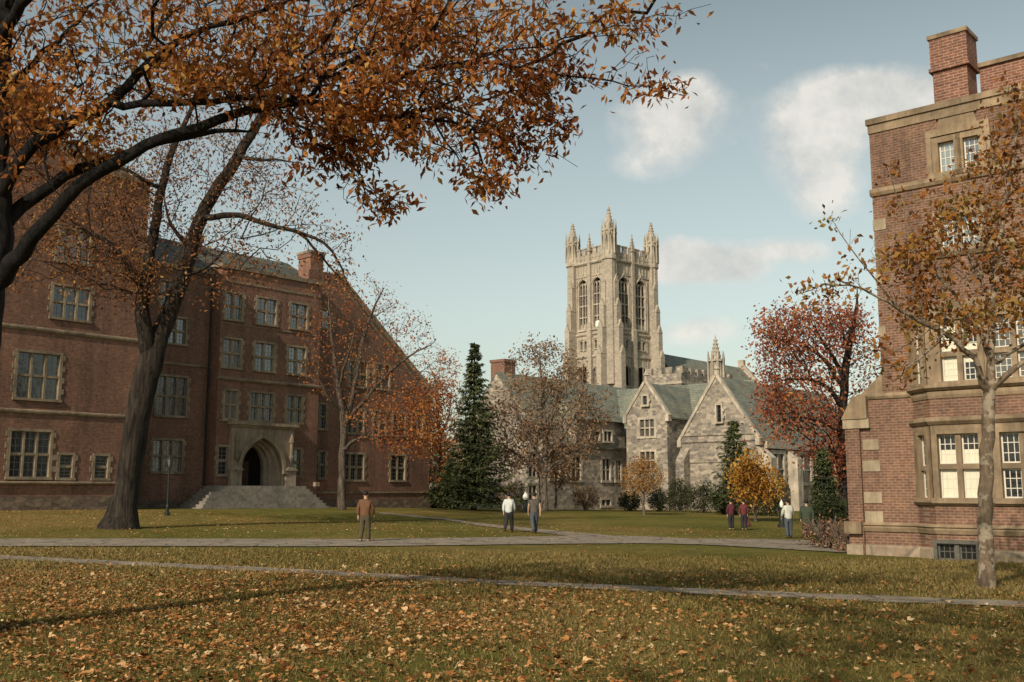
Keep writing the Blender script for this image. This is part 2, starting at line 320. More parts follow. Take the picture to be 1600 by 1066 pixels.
# ================================================================== LEFT BRICK HALL
P0 = pt(420, 765, 76)
FL = Frame(P0[:2], ANG_A, .45); FL.o = FL.o+FL.dy*1.0       # main wall plane at y=0, pavilion at y=-1
HL = FL.empty('brick_hall', 'dark red brick hall with stone mullioned windows, pointed arch doorway and broad front steps', 'building')
PV, WV = -1.0, -4.0
def winrow(F, par, cols, ref, y, lights, **kw):
    kw.setdefault('frame', 'frameG')
    """cols: list of (x0, x1, ytop, ybot) px; heights averaged over the row"""
    data = []
    for (xa, xb, yt, yb) in cols:
        u0, zt = F.uz(xa, yt, y); u1, _ = F.uz(xb, yt, y); um, zb = F.uz((xa+xb)/2, yb, y); _, zt = F.uz((xa+xb)/2, yt, y); data.append((u0, u1, zb, zt))
    zb = sum(q[2] for q in data)/len(data); zt = sum(q[3] for q in data)/len(data); ops = []
    for i, (u0, u1, _, _) in enumerate(data):
        L = lights[i] if isinstance(lights, (list, tuple)) else lights
        k = dict(kw)
        if 'glasses' in k: gs = k.pop('glasses'); k['glass'] = gs[i % len(gs)]
        window(par, u0, u1, zb, zt, y=y, lights=L, **k); ops.append((u0, u1, zb, zt))
    return ops
GB = ['glassB', 'glassB', 'glass', 'glassB']
opsP = winrow(FL, HL, [(353.5,379,461,501),(403,432.5,467,507),(455.5,480.5,473.6,513)], 0, PV, 2, glasses=['glassB'], quoin=True)
opsP += winrow(FL, HL, [(349.4,376.8,531,575),(399,429,536.5,580),(451.4,477.7,542.6,584)], 0, PV, 2, glasses=['glassB', 'glassB'])
opsP += winrow(FL, HL, [(351.8,370.8,611,654),(392,427,615,658),(448.6,471.6,618,660)], 0, PV, [2, 3, 2], glasses=['glassB', 'glass', 'glassW'])
opsP += winrow(FL, HL, [(341.5,356.6,697,739),(453.5,469.6,703,746)], 0, PV, 1, glasses=['glassD', 'glassB'])
doorL, zd0 = FL.uz(385.7, 759, PV); doorR, _ = FL.uz(419, 759, PV); _, zdt = FL.uz(402, 697, PV)
PX0 = FL.uz(340, 620, PV)[0]; PX1 = FL.uz(497.5, 620, PV)[0]; ztopP = FL.uz(430, 433, PV)[1]
pL = FL.uz(360, 700, PV)[0]; pR = FL.uz(453, 700, PV)[0]; pTop = FL.uz(405, 666, PV)[1]
wm = MB()
door_hole = (doorL-.9, doorR+.9, zd0, zdt+.55)
wm.wall(PX0, PX1, 0, ztopP, opsP+[door_hole], y=PV, rev=.6)
wm.add([(PX0, PV, 0), (PX0, 0, 0), (PX0, 0, ztopP), (PX0, PV, ztopP)], [(0, 1, 2, 3)]); wm.add([(PX1, PV, 0), (PX1, 0, 0), (PX1, 0, ztopP), (PX1, PV, ztopP)], [(0, 1, 2, 3)])
wm.add([(PX0, PV, ztopP), (PX1, PV, ztopP), (PX1, .5, ztopP), (PX0, .5, ztopP)], [(0, 1, 2, 3)])
# main wall left of pavilion, right of pavilion
opsM = winrow(FL, HL, [(246,292.4,588.6,649.8)], 0, 0, 3, glasses=['glassW']) + winrow(FL, HL, [(239.7,285,688,737.6)], 0, 0, 3, glasses=['glassB']) + winrow(FL, HL, [(262,291,497,537)], 0, 0, 2, glasses=['glassB']) + winrow(FL, HL, [(252,278,440,480)], 0, 0, 2)
wingR = FL.uz(218, 600, WV)[0]
wm.wall(wingR-1, PX0, 0, FL.uz(300, 424, 0)[1], opsM, y=0)
opsE = winrow(FL, HL, [(503,518,485,513)], 0, 0, 1, glasses=['glassB'])+winrow(FL, HL, [(498.6,509,632,670)], 0, 0, 1, glasses=['glassD'])+winrow(FL, HL, [(499,508,706,747)], 0, 0, 1, glasses=['glassD'])
opsE += winrow(FL, HL, [(544,573.7,563.5,604),(586.6,608.8,571.6,608)], 0, 0, [3, 2], glasses=['glassW'])
opsE += winrow(FL, HL, [(544,568.4,638,676.5),(584.6,602.7,643,678.5),(614.8,633,645,680.5),(645,661,649.5,682.5)], 0, 0, [3, 2, 2, 2], glasses=['glassD', 'glassW'])
opsE += winrow(FL, HL, [(538,568.4,710,749),(610.8,633,711.6,752)], 0, 0, [3, 2], glasses=['glassD'])
EX = FL.uz(671, 700, 0)[0]; ap = FL.uz(522, 428, 0); rk = FL.uz(671, 614, 0)
em = MB(); em.wall(PX1-.5, EX, 0, ap[1], opsE, y=0)
# clip the gable: keep below the raking line ap -> rk
me = bpy.data.meshes.new('tmp'); me.from_pydata(em.v, [], em.f); bm = bmesh.new(); bm.from_mesh(me); bm.verts.ensure_lookup_table()
dv = Vector((rk[0]-ap[0], 0, rk[1]-ap[1])).normalized(); nrm = Vector((-dv.z, 0, dv.x))
if nrm.z < 0: nrm = -nrm
bmesh.ops.bisect_plane(bm, geom=bm.verts[:]+bm.edges[:]+bm.faces[:], dist=1e-5, plane_co=(ap[0], 0, ap[1]), plane_no=nrm, clear_outer=True)
bm.verts.index_update(); wm.add([tuple(v.co) for v in bm.verts], [tuple(v.index for v in f.verts) for f in bm.faces]); bm.free(); bpy.data.meshes.remove(me)
DEP = 15.0
wm.add([(EX, 0, 0), (EX, DEP, 0), (EX, DEP, rk[1]), (EX, 0, rk[1])], [(0, 1, 2, 3)])
# wing
WX0 = FL.uz(-140, 600, WV)[0]
opsW = winrow(FL, HL, [(28.7,95,552,623.6)], 0, WV, 3, glasses=['glassW'])+winrow(FL, HL, [(17.7,80,674,746)], 0, WV, 3, glasses=['glassD'])
opsW += winrow(FL, HL, [(93.5,114,710,746),(148.5,169,713,749)], 0, WV, 1, glasses=['glassD'])+winrow(FL, HL, [(84,141,449,499)], 0, WV, 3, glasses=['glass'])
opsW += winrow(FL, HL, [(92,142,360,410)], 0, WV, 3, glasses=['glassB'], quoin=True)
opsW += winrow(FL, HL, [(-90,-30,540,615)], 0, WV, 3)+winrow(FL, HL, [(-90,-30,668,742)], 0, WV, 3)
wz = FL.uz(210, 285, WV)[1]; zf = wz
wm.wall(WX0, wingR, 0, zf, opsW, y=WV)
wm.add([(wingR, WV, 0), (wingR, DEP, 0), (wingR, DEP, zf), (wingR, WV, zf)], [(0, 1, 2, 3)]); wm.add([(WX0, WV, 0), (WX0, DEP, 0), (WX0, DEP, zf), (WX0, WV, zf)], [(0, 1, 2, 3)])
ga = FL.uz(25, 180, WV); gb = FL.uz(112, 258, WV); gw = gb[0]-ga[0]
wm.prism([(ga[0]-gw, zf-.01), (ga[0]+gw, zf-.01), (ga[0], zf+gw*1.35)], WV, WV+.4)
# back wall
wm.add([(WX0, DEP, 0), (EX, DEP, 0), (EX, DEP, rk[1]), (WX0, DEP, rk[1])], [(0, 1, 2, 3)])
wm.open = True; wallL = wm.build('wall', M['brickL'], HL)
# trims: one band object per string course
def bandobj(par, F, segs, out=.12, mat='trim', name='string_course'):
    segs = [(q[0], q[1], (q[2]+q[3])/2-(q[3]-q[2])*.3, (q[2]+q[3])/2+(q[3]-q[2])*.3, q[4]) for q in segs]; b = MB()
    for (xa, xb, z0, z1, y) in segs: band(b, xa, xb, z0, z1, y, out)
    return b.build(name, M[mat], par)
z = FL.uz(100, 519.5, WV)[1]; bandobj(HL, FL, [(WX0, wingR+.1, z-.22, z+.22, WV)])
z = FL.uz(100, 646, WV)[1]; bandobj(HL, FL, [(WX0, wingR+.1, z-.2, z+.2, WV)])
z = FL.uz(90, 755, WV)[1]; bandobj(HL, FL, [(WX0, wingR+.12, z-.16, z+.16, WV)], .2)
zb_ = z-.16
z = FL.uz(285, 570, 0)[1]; bandobj(HL, FL, [(wingR, PX0, z-.15, z+.15, 0)])
z = FL.uz(400, 596, PV)[1]; bandobj(HL, FL, [(PX0-.12, PX1+.12, z-.22, z+.22, PV)], .18)
z2 = FL.uz(560, 583, 0)[1]
z = FL.uz(350, 657, PV)[1]; bandobj(HL, FL, [(PX0+.1, pR+.6, z-.12, z+.1, PV)], .12)
z = FL.uz(400, 512, PV)[1]; bandobj(HL, FL, [(PX0, PX1, z-.05, z+.07, PV)], .06)
zc = FL.uz(430, 433, PV)[1]
b = MB(); b.box(PX0-.1, PX1+.1, PV-.14, .45, zc+.003, zc+.3); b.box(wingR+.02, PX0-.1, -.14, .45, FL.uz(300,424,0)[1]+.003, FL.uz(300,424,0)[1]+.3); b.build('parapet_coping', M['trim'], HL)
b = MB(); b.box(PX0+.05, PX1-.05, PV-.05, PV+.3, FL.uz(430, 452, PV)[1]-.06, FL.uz(430, 452, PV)[1]+.08); b.build('string_course', M['trim'], HL)
# rubble plinths
b = MB(); b.box(WX0, wingR+.1, WV-.15, WV+.1, -1.0, zb_-.62); b.box(wingR+.1, PX0, -.12, .1, -1, .5); b.box(PX1, EX+.1, -.12, .1, -1, .45); b.box(PX0-.1, PX1+.1, PV-.12, 0, -1, .3); b.build('plinth', M['base'], HL)
b = MB(); b.box(PX1, EX+.13, -.1, .1, .95, 1.07); b.build('string_course', M['trim'], HL)
# raking coping + kneeler
def rake(par, p, q, y0, y1, th=.28, mat='trim', name='gable_coping'):
    d = np.array([q[0]-p[0], q[1]-p[1]]); d = d/np.linalg.norm(d); n = np.array([-d[1], d[0]]); n = n if n[1] > 0 else -n
    P_ = [np.array(p)+n*.004, np.array(q)+n*.004, np.array(q)+n*th, np.array(p)+n*th]
    b = MB(); b.prism([tuple(t) for t in P_], y0, y1); return b.build(name, M[mat], par)
rake(HL, ap, rk, -.22, .55, .42)
b = MB(); dxr = (rk[0]-ap[0]); b.prism([(ap[0]+.3, ap[1]-.55), (rk[0]-.2, rk[1]-.42), (rk[0]-.2, rk[1]-.2), (ap[0]+.3, ap[1]-.33)], -.07, .02); b.build('string_course', M['trim'], HL)
b = MB(); b.box(EX-.1, EX+.25, -.2, .6, rk[1]-.5, rk[1]+.05); b.build('kneeler', M['trim'], HL)
# roofs
r = MB(); zr = FL.uz(430, 410, 4.5)[1]; ze = ztopP+.1
gable_roof(r, wingR-2, ap[0]-.2, 4.5+1.5, FL.uz(430, 408, 6.0)[1], .3, ze-.1, 12, ze-2.5)
r.build('roof', M['slateD'], HL)
r = MB(); L_ = EX-ap[0]
r.add([(ap[0], .4, ap[1]), (EX, .4, rk[1]), (EX, DEP, rk[1]), (ap[0], DEP, ap[1])], [(0, 1, 2, 3)]); r.add([(ap[0], .4, ap[1]), (ap[0], DEP, ap[1]), (ap[0]-L_*.8, DEP, rk[1]), (ap[0]-L_*.8, .4, rk[1])], [(0, 1, 2, 3)])
r.open = True; r.build('roof', M['slateD'], HL)
r = MB(); wc = (WX0+wingR)/2; hw = (wingR-WX0)/2
gable_roof(r, WX0-.2, wingR+.2, WV+9.5, zf+5.0, WV+.4, zf, DEP+3, zf)
for xx in (WX0, wingR-.3): r.prismx([(WV+.5, zf-.02), (WV+9.5, zf+4.8), (DEP, zf-.02)], xx, xx+.3)
gable_roof_y(r, WV+.3, WV+9, ga[0], zf+gw*1.35, ga[0]-gw, zf, ga[0]+gw, zf)
r.build('roof', M['slateD'], HL)
for (p_, q_) in (((ga[0], zf+gw*1.35), (ga[0]+gw, zf)), ((ga[0], zf+gw*1.35), (ga[0]-gw, zf))): rake(HL, p_, q_, WV-.15, WV+.55)
b = MB(); b.box(ga[0]+gw, wingR+.15, WV-.2, WV+.3, zf+.003, zf+.35); b.build('parapet_coping', M['trim'], HL)
# chimneys
def chimney(par, F, x0p, x1p, ytp, ybp, v, depth, mat='chim', capm='trim', octo=False):
    u0, zt = F.uz(x0p, ytp, v); u1, _ = F.uz(x1p, ytp, v); _, zb = F.uz(x0p, ybp, v); u0, u1 = min(u0, u1), max(u0, u1); s = MB()
    s.box(u0, u1, v, v+depth, zb-3, zt-.55); s.box(u0-.08, u1+.08, v-.08, v+depth+.08, zt-.55, zt-.2)
    c = s.build('chimney', M[mat], par)
    k = MB(); k.box(u0-.14, u1+.14, v-.14, v+depth+.14, zt-.2, zt); k.build('chimney_cap', M[capm], c)
    return c
chimney(HL, FL, 486, 506, 391, 432, 1.5, 1.6)
chimney(HL, FL, 303, 317, 366, 420, 3.5, 1.4)
# portal
b = MB()
b.wall(pL, pR, zd0-.15, pTop, [door_hole[:4]+(zd0+(zdt-zd0)*.42,)], y=PV-.35, rev=.35)
b.box(pL-.1, pL, PV-.35, PV+.02, zd0-1.8, pTop); b.box(pR, pR+.1, PV-.35, PV+.02, zd0-1.8, pTop)
ordn = 4
for k in range(ordn):
    f = k/(ordn-1); a_ = door_hole[0]*(1-f)+doorL*f; b_ = door_hole[1]*(1-f)+doorR*f; t_ = door_hole[3]*(1-f)+zdt*f
    yk = PV-.35+.32*(k+.15); sp = zd0+(zdt-zd0)*.42
    a0, b0, t0 = a_-.45, b_+.45, t_+.3
    Pi = arch(a_, b_, sp, t_); Po = arch(a_-.3, b_+.3, sp, t_+.32)
    for (p, q, p2, q2) in zip(Pi[:-1], Pi[1:], Po[:-1], Po[1:]):
        b.add([(p[0], yk, p[1]), (q[0], yk, q[1]), (q2[0], yk, q2[1]), (p2[0], yk, p2[1]), (p[0], yk+.34, p[1]), (q[0], yk+.34, q[1])], [(0, 1, 2, 3), (0, 4, 5, 1)])
    for x0_, x1_ in ((a_-.3, a_), (b_, b_+.3)): b.box(x0_, x1_, yk, yk+.34, zd0, sp)
b.open = True; dw = b.build('doorway', M['portal'], HL)
b = MB(); b.box(pL-.35, pR+.35, PV-.65, PV+.02, pTop+.003, pTop+.22); b.box(pL-.2, pR+.2, PV-.5, PV+.02, pTop-.15, pTop); b.build('cornice', M['trim'], dw)
b = MB()   # hood mould
Pi = arch(door_hole[0]-.02, door_hole[1]+.02, zd0+(zdt-zd0)*.4, door_hole[3]+.02); Po = arch(door_hole[0]-.28, door_hole[1]+.28, zd0+(zdt-zd0)*.4, door_hole[3]+.36)
for (p, q, p2, q2) in zip(Pi[:-1], Pi[1:], Po[:-1], Po[1:]): b.prism([p, q, q2, p2], PV-.55, PV-.345)
for xx in (Po[0][0]-.1, Po[-1][0]-.3): b.box(xx, xx+.4, PV-.62, PV-.34, Po[0][1]-.3, Po[0][1])
b.build('hood_mould', M['trim'], dw)
for xx in (pL+.22, pR-.22):   # little canopied niches with shafts
    b = MB(); zc_ = pTop-1.2
    b.lathe(xx, PV-.5, [(.04, zc_-1.4), (.2, zc_-1.1), (.2, zc_-.95), (.13, zc_-.9), (.13, zc_), (.2, zc_+.05), (.18, zc_+.3), (.0, zc_+.8)], 8); b.build('niche_shaft', M['portalD'], dw)
    b = MB(); b.box(xx-.45, xx+.45, PV-.55, PV-.3, zd0-1.6, zd0+1.1); b.prism([(xx-.55, zd0+1.1), (xx+.55, zd0+1.1), (xx+.3, zd0+1.35), (xx-.3, zd0+1.35)], PV-.65, PV-.3); b.build('buttress', M['portal'], dw)
b = MB(); b.box(doorL-.2, doorR+.2, PV+1.1, PV+1.2, zd0, zdt+.5); b.build('door_dark', M['void'], dw)  # near-black sheet stands in for the unlit interior behind the doorway
b = MB(); b.box(doorL-.02, doorL+.75, PV+.95, PV+1.05, zd0, zd0+(zdt-zd0)*.62); b.build('open_door_leaf', M['door_dark'], dw)
# steps
sL, _ = FL.uz(312, 787, -4.4); sR, _ = FL.uz(520, 787, -4.4); tL, tz = FL.uz(336, 761, -2.6); tR, _ = FL.uz(480, 762, -2.6); tz = zd0-.02
b = MB(); n = 9
zg = -.35
for i in range(n):
    f = i/(n-1); b.box(sL+(tL-sL)*f, sR+(tR-sR)*f, -4.4+1.9*f, PV-.13, (zg+(tz-zg)*i/n if i else -1.0), zg+(tz-zg)*(i+1)/n)
b.build('steps', M['steps'], HL)
b = MB()
for xx in (PX1-.3,): b.box(xx-.1, xx+.3, PV-.45, PV-.14, tz-.02, tz+.3)
b.build('cheek_block', M['trim'], HL)
b = MB(); dx = PX0-.25; b.frus(dx, -.12, 0, ztopP-1, .07, .07, 8); b.build('downpipe', M['iron'], HL)

# ================================================================== RIGHT BRICK BUILDING
Q0 = pt(1349, 765, 34); FR = Frame(Q0[:2], ANG_B, -.5)
HR = FR.empty('brick_building', 'red brick building with pale mortar, stone bay window and octagonal chimney at the right edge', 'building')
def z_(px, py, v=0): return FR.uz(px, py, v)[1]
def u_(px, py, v=0): return FR.uz(px, py, v)[0]
ztop = z_(1400, 187); UX = 16.0; DR = 14.0; BV = -.65
j = u_(1430, 700); j2 = u_(1456, 700, BV); be = j2+7.2; be2 = be+(j2-j)
zs1 = z_(1385, 298); zbt = z_(1480, 400, BV)
w4 = (u_(1466, 240), u_(1492, 240), z_(1478, 270), z_(1478, 221)); w4b = (u_(1505, 240), u_(1531, 240), w4[2], w4[3])
w3 = (u_(1470, 370), u_(1530, 370), z_(1500, 385), z_(1500, 335))
b = MB(); opsR = [w4, w4b, w3]; more = []
for k in range(2):
    for q in (w4, w4b, w3): more.append((q[0]+4.2*(k+1), q[1]+4.2*(k+1), q[2], q[3]))
SB = .8; zsb = z_(1395, 618)
b.wall(SB, UX, zbt, ztop, opsR+more, y=0, rev=.2); b.wall(SB, j, zsb, zbt, [], y=0); b.wall(0, j, -1.5, zsb, [], y=0); b.wall(be2, UX, -1.5, zbt, [], y=0)
b.add([(0, 0, -1.5), (0, DR, -1.5), (0, DR, zsb), (0, 0, zsb)], [(0, 1, 2, 3)]); b.add([(SB, 0, zsb), (SB, DR, zsb), (SB, DR, ztop), (SB, 0, ztop)], [(0, 1, 2, 3)]); b.add([(UX, 0, -1.5), (UX, DR, -1.5), (UX, DR, ztop), (UX, 0, ztop)], [(0, 1, 2, 3)])
b.add([(0, DR, -1.5), (UX, DR, -1.5), (UX, DR, ztop), (SB, DR, ztop)], [(0, 1, 2, 3)]); b.add([(SB, .3, ztop-.3), (UX, .3, ztop-.3), (UX, DR, ztop-.3), (SB, DR, ztop-.3)], [(0, 1, 2, 3)])
b.open = True; b.build('wall', M['brickR'], HR)
# bay: front and canted sides
bay = MB(); bw1 = (u_(1467, 730, BV), u_(1533, 730, BV), z_(1500, 779, BV), z_(1500, 677, BV)); pw = bw1[1]-bw1[0]
bw2 = (u_(1565, 730, BV), u_(1565, 730, BV)+pw, bw1[2], bw1[3])
cw1 = (u_(1469, 545, BV), u_(1529, 545, BV), z_(1500, 596, BV), z_(1500, 498, BV)); cw2 = (bw2[0]-.05, bw2[1]-.05, cw1[2], cw1[3])
gap = bw2[0]-bw1[1]; bw3 = (bw2[1]+gap, bw2[1]+gap+pw, bw1[2], bw1[3]); cw3 = (bw3[0], bw3[1], cw1[2], cw1[3])
bs = (u_(1468, 860, BV), u_(1530, 860, BV), z_(1500, 876, BV), z_(1500, 849, BV))
fr = [bw1, bw2, bw3, cw1, cw2, cw3, bs]
bay.wall(j2, be, -1.5, zbt, fr, y=BV, rev=.22)
def side_matrix(xa, ya, xb, yb):
    a = math.atan2(yb-ya, xb-xa); return Matrix.Translation((xa, ya, 0)) @ Matrix.Rotation(a, 4, 'Z')
MS1 = side_matrix(j, 0, j2, BV); MS2 = side_matrix(be, BV, be2, 0); sl = math.hypot(j2-j, BV)
sw1 = [(sl*.28, sl*.72, bw1[2], bw1[3]), (sl*.28, sl*.72, cw1[2], cw1[3])]
for MM in (MS1, MS2): bay.M = MM; bay.wall(0, sl, -1.5, zbt, sw1, y=0, rev=.2)
bay.M = None; bay.add([(j, 0, zbt), (j2, BV, zbt), (be, BV, zbt), (be2, 0, zbt)], [(0, 1, 2, 3)])
bay.open = True; bayo = bay.build('bay', M['brickR'], HR)
def baybandobj(z0, z1, out, mat='trimR', name='string_course', par=None):
    s = MB(); o2 = out
    prof = [(0.02, z0), (-o2*.45, z0+.01), (-o2, z0+(z1-z0)*.45), (-o2, z1-.05), (-o2*.3, z1), (.02, z1)]
    pts = [(-.02, 0), (j, 0), (j2, BV), (be, BV), (be2, 0), (UX, 0)] if par is None else [(j, 0), (j2, BV), (be, BV), (be2, 0)]
    # mitred sweep
    rings = []
    for i, p in enumerate(pts):
        p = np.array(p); d0 = np.array(pts[i])-np.array(pts[i-1]) if i else np.array(pts[1])-p; d1 = np.array(pts[i+1])-p if i < len(pts)-1 else d0
        d0 = d0/np.linalg.norm(d0); d1 = d1/np.linalg.norm(d1); n0 = np.array([-d0[1], d0[0]]); n1 = np.array([-d1[1], d1[0]]); m_ = n0+n1; m_ = m_/(m_@n0)
        rings.append([(p[0]+m_[0]*q, p[1]+m_[1]*q, zz) for q, zz in prof])
    k = len(prof); s.add([v for rg in rings for v in rg], [(i*k+q, i*k+(q+1) % k, (i+1)*k+(q+1) % k, (i+1)*k+q) for i in range(len(pts)-1) for q in range(k)]+[tuple(range(k)), tuple(range(len(pts)*k-1, (len(pts)-1)*k-1, -1))])
    return s.build(name, M[mat], HR)
wt0 = z_(1460, 839, BV); baybandobj(wt0+.08, wt0+.38, .1, name='water_table'); wt1 = z_(1460, 826, BV); baybandobj(wt1, wt1+.1, .15, name='water_table')
baybandobj(z_(1460, 790, BV), z_(1460, 779, BV), .16, par=1, name='sill_course')
baybandobj(z_(1480, 664, BV), z_(1480, 651, BV), .18, par=1)
baybandobj(z_(1480, 610, BV), z_(1480, 600, BV), .2, par=1); baybandobj(z_(1480, 622, BV)-.01, z_(1480, 610, BV)-.004, .06, par=1)
z5 = z_(1395, 618); s = MB(); s.prism([(-.03, z5), (SB+.02, z5), (SB+.02, z5+.75)], -.03, DR); s.build('buttress_cap', M['trimR'], HR)
s = MB(); band(s, -.05, j, z5-.1, z5+.1, 0, .1); s.build('string_course', M['trimR'], HR)
baybandobj(zbt-.05, zbt+.25, .16, par=1, name='bay_coping'); baybandobj(-1.5, z_(1348, 851), .05, mat='trimF', name='foundation')
s = MB(); band(s, SB-.05, UX, zs1-.14, zs1+.12, 0, .12); s.build('string_course', M['trimR'], HR)
s = MB(); s.box(SB-.08, UX+.1, -.1, .35, ztop+.002, ztop+.2); s.box(SB-.03, UX+.05, -.04, .3, ztop-.3, ztop+.001); s.build('parapet_coping', M['trimR'], HR)
# smooth stone panels around bay windows
bb = MB(); yb = BV-.045
for (q0, q1, z0, z1) in ((j2, be, z_(1480, 779, BV), z_(1480, 664, BV)), (j2, be, z_(1480, 600, BV), z_(1480, 470, BV))): bb.wall(q0, q1, z0, z1, [o for o in fr if o[2] > z0-.2 and o[3] < z1+.2], y=yb, rev=.3)
for MM in (MS1, MS2):
    bb.M = MM
    for (z0, z1) in ((z_(1480, 779, BV), z_(1480, 664, BV)), (z_(1480, 600, BV), z_(1480, 470, BV))): bb.wall(0, sl, z0, z1, [o for o in sw1 if o[2] > z0-.2 and o[3] < z1+.2], y=-.045, rev=.28)
bb.M = None; bb.box(j2-.02, be+.02, yb+.08, yb+.1, z_(1480, 664, BV), z_(1480, 600, BV)); bb.open = True; bb.build('bay_stonework', M['trimR'], HR)
wk = dict(trim='trimR', sw=.16, quoin=False, mw=.16, frame='white', bars=(3, 3), rev=.24)
window(HR, *bw1, y=BV-.045, lights=2, trans=(.49,), glass='glassD', blind=[(0, .02, .44), (1, .02, .44), (0, .55, .75), (1, .55, .75)], **wk)
window(HR, *bw2, y=BV-.045, lights=2, trans=(.49,), glass='glassD', **wk); window(HR, *bw3, y=BV-.045, lights=2, trans=(.49,), glass='glassD', **wk)
wk['bars'] = (3, 4)
window(HR, *cw1, y=BV-.045, lights=2, trans=(.45,), glass='glassD', blind=[(0, .02, .96), (1, .3, .6)], **wk); window(HR, *cw2, y=BV-.045, lights=2, trans=(.45,), glass='glassW', **wk); window(HR, *cw3, y=BV-.045, lights=2, trans=(.45,), glass='glassW', **wk)
window(HR, *bs, y=BV-.2, lights=2, trans=(), glass='glassD', frame='frameD', trim='frameD', sw=.1, quoin=False, bars=(3, 2), rev=.14)
for q in (w4, w4b, w3): window(HR, *q, y=0, lights=2 if q is w3 else 1, trans=(), trim='trimR', sw=.2, quoin=False, bars=(3, 4), glass='glassB', rev=.18)
for q in more: window(HR, *q, y=0, lights=1, trans=(), trim='trimR', sw=.2, quoin=False, bars=(3, 4), glass='glassB', rev=.18)
for sw_ in sw1:
    for MM in (MS1, MS2):
        o = window(HR, *sw_, y=-.045, lights=1, trans=(.47,), trim='trimR', sw=.08, quoin=False, bars=(1, 3), glass='glassD', rev=.2, mw=.14, proud=.03)
        o.matrix_local = MM
# carved label panel above the top window
s = MB(); a_, b_ = w4[0]-.35, w4b[1]+.35; s.box(a_, b_, -.1, .02, w4[3]+.2, w4[3]+.42); s.prism([(a_+.35, w4[3]+.42), (b_-.35, w4[3]+.42), (b_-.45, w4[3]+.78), (a_+.45, w4[3]+.78)], -.06, .02); s.box(a_+.35, b_-.35, -.1, .02, w4[3]+.78, w4[3]+.88)
s.box(a_, a_+.16, -.09, .02, w4[2]-.3, w4[3]+.2); s.box(b_-.16, b_, -.09, .02, w4[2]-.3, w4[3]+.2); s.build('window_surround', M['trimR'], HR)
# quoins
for (x0, y0, x1, y1) in ((1362,512,1384,528),(1362,345,1384,362),(1348,687,1373,703.5),(1348,720,1375,737),(1350,769,1378,786),(1352,799,1380,816),(1362,430,1378,446)):
    s = MB(); u0, zt_ = FR.uz(x0, y0); u1, _ = FR.uz(x1, y0); _, zb2 = FR.uz(x0, y1); s.box(max(u0, (SB if zb2 > zsb else 0)-.02), u1, -.03, .05, zb2, zt_); s.build('quoin_stone', M['quoin'], HR)
# corner buttress at the far end
bx0 = u_(1321, 750, -.25); zb3 = z_(1330, 655, -.25)
s = MB(); s.box(bx0, -.001, -.12, 1.6, -1.5, zb3); s.build('buttress', M['brickR'], HR)
s = MB(); s.prism([(bx0-.08, zb3), (.3, zb3), (.3, zb3+.75), (bx0*.35, zb3+.75)], -.2, 1.65); s.build('buttress_cap', M['trimR'], HR)
s = MB(); s.box(bx0-.05, .35, -.16, .3, z_(1330, 670, -.1), z_(1330, 655, -.1)-.01); s.build('quoin_stone', M['quoin'], HR)
s = MB(); s.box(bx0-.1, -.021, -.3, 1.7, wt0+.01, wt0+.4); s.build('water_table', M['trimR'], HR)
s = MB(); s.box(bx0-.08, -.021, -.2, 1.7, -1.5, z_(1348, 851)); s.build('foundation', M['trimF'], HR)
# chimney
cu, ct = FR.uz(1491, 58, 1.6); _, cb = FR.uz(1491, 165, 1.6); rr = (FR.uz(1521, 100, 1.6)[0]-FR.uz(1461, 100, 1.6)[0])/2/.96
cw0 = FR.uz(1457, 110, 1.0)[0]; cw1_ = cw0+(FR.uz(1511, 110, 1.0)[0]-cw0)
s = MB(); s.box(cw0, cw1_, 1.0, 2.0, ztop-.5, ct-.16)
for a_ in (0,): s.box(cw0-.05, cw1_+.05, .95, 2.05, ct-1.2, ct-.16)
ch = s.build('chimney', M['chim'], HR)
for (c0_, c1_) in ((ct-.16, ct-.02), (ct-1.32, ct-1.2)):
    s = MB(); s.box(cw0-.1, cw1_+.1, .9, 2.1, c0_, c1_); s.build('chimney_cap', M['chim' if c0_ < ct-1 else 'trimR'], ch)
us, zs = FR.uz(1530, 107, 4.0); s = MB(); s.box(us, UX, 4, 4.4, ztop-.3, zs); s.build('attic_wall', M['chim'], HR)
s = MB(); s.box(us-.1, UX+.1, 3.9, 4.5, zs, zs+.16); s.build('parapet_coping', M['trimR'], HR)

# ================================================================== STONE TOWER
T0 = pt(957, 765, 160); T0g = -.4
FT = Frame(T0[:2], R(-(90-(90-45.5))), T0g)   # x to the near-right ... re-set below
TA = R(48)      # right face recedes right by this angle from forward
dA = np.array([math.sin(TA), math.cos(TA)])
# tower frame: left face runs from the far-left corner to the near corner: x = -(B) direction, y = A direction
FT = Frame(T0[:2], math.atan2(-dA[0], dA[1]), T0g)
TW = 9.0
s_left = -FT.uz(897, 420, 0)[0]; s_right = FT.vz(1017, 420, 0)[0]
SX, SY = s_left*1.07, s_right*1.05
TWR = FT.empty('bell_tower', 'tall pale stone bell tower with four crocketed pinnacles and paired pointed belfry windows', 'tower')
def tz(py): return FT.uz(957, py, 0)[1]
ztp, zcor, zsp, zsill = tz(384), tz(403), tz(444), tz(508)
tw = MB(); open_ops = []
def tower_ops(L):
    w_ = L*.225; ops = []
    for cx in (L*.31, L*.69):
        ops.append((cx-w_/2*1.0, cx+w_/2, zsill, tz(428), tz(440)))
        ops.append((cx-w_*.62, cx+w_*.62, tz(600), tz(568), tz(577)))
        for q in (-1, 1): ops.append((cx+q*w_*.24-w_*.14, cx+q*w_*.24+w_*.14, tz(541), tz(527), tz(530)))
    return ops
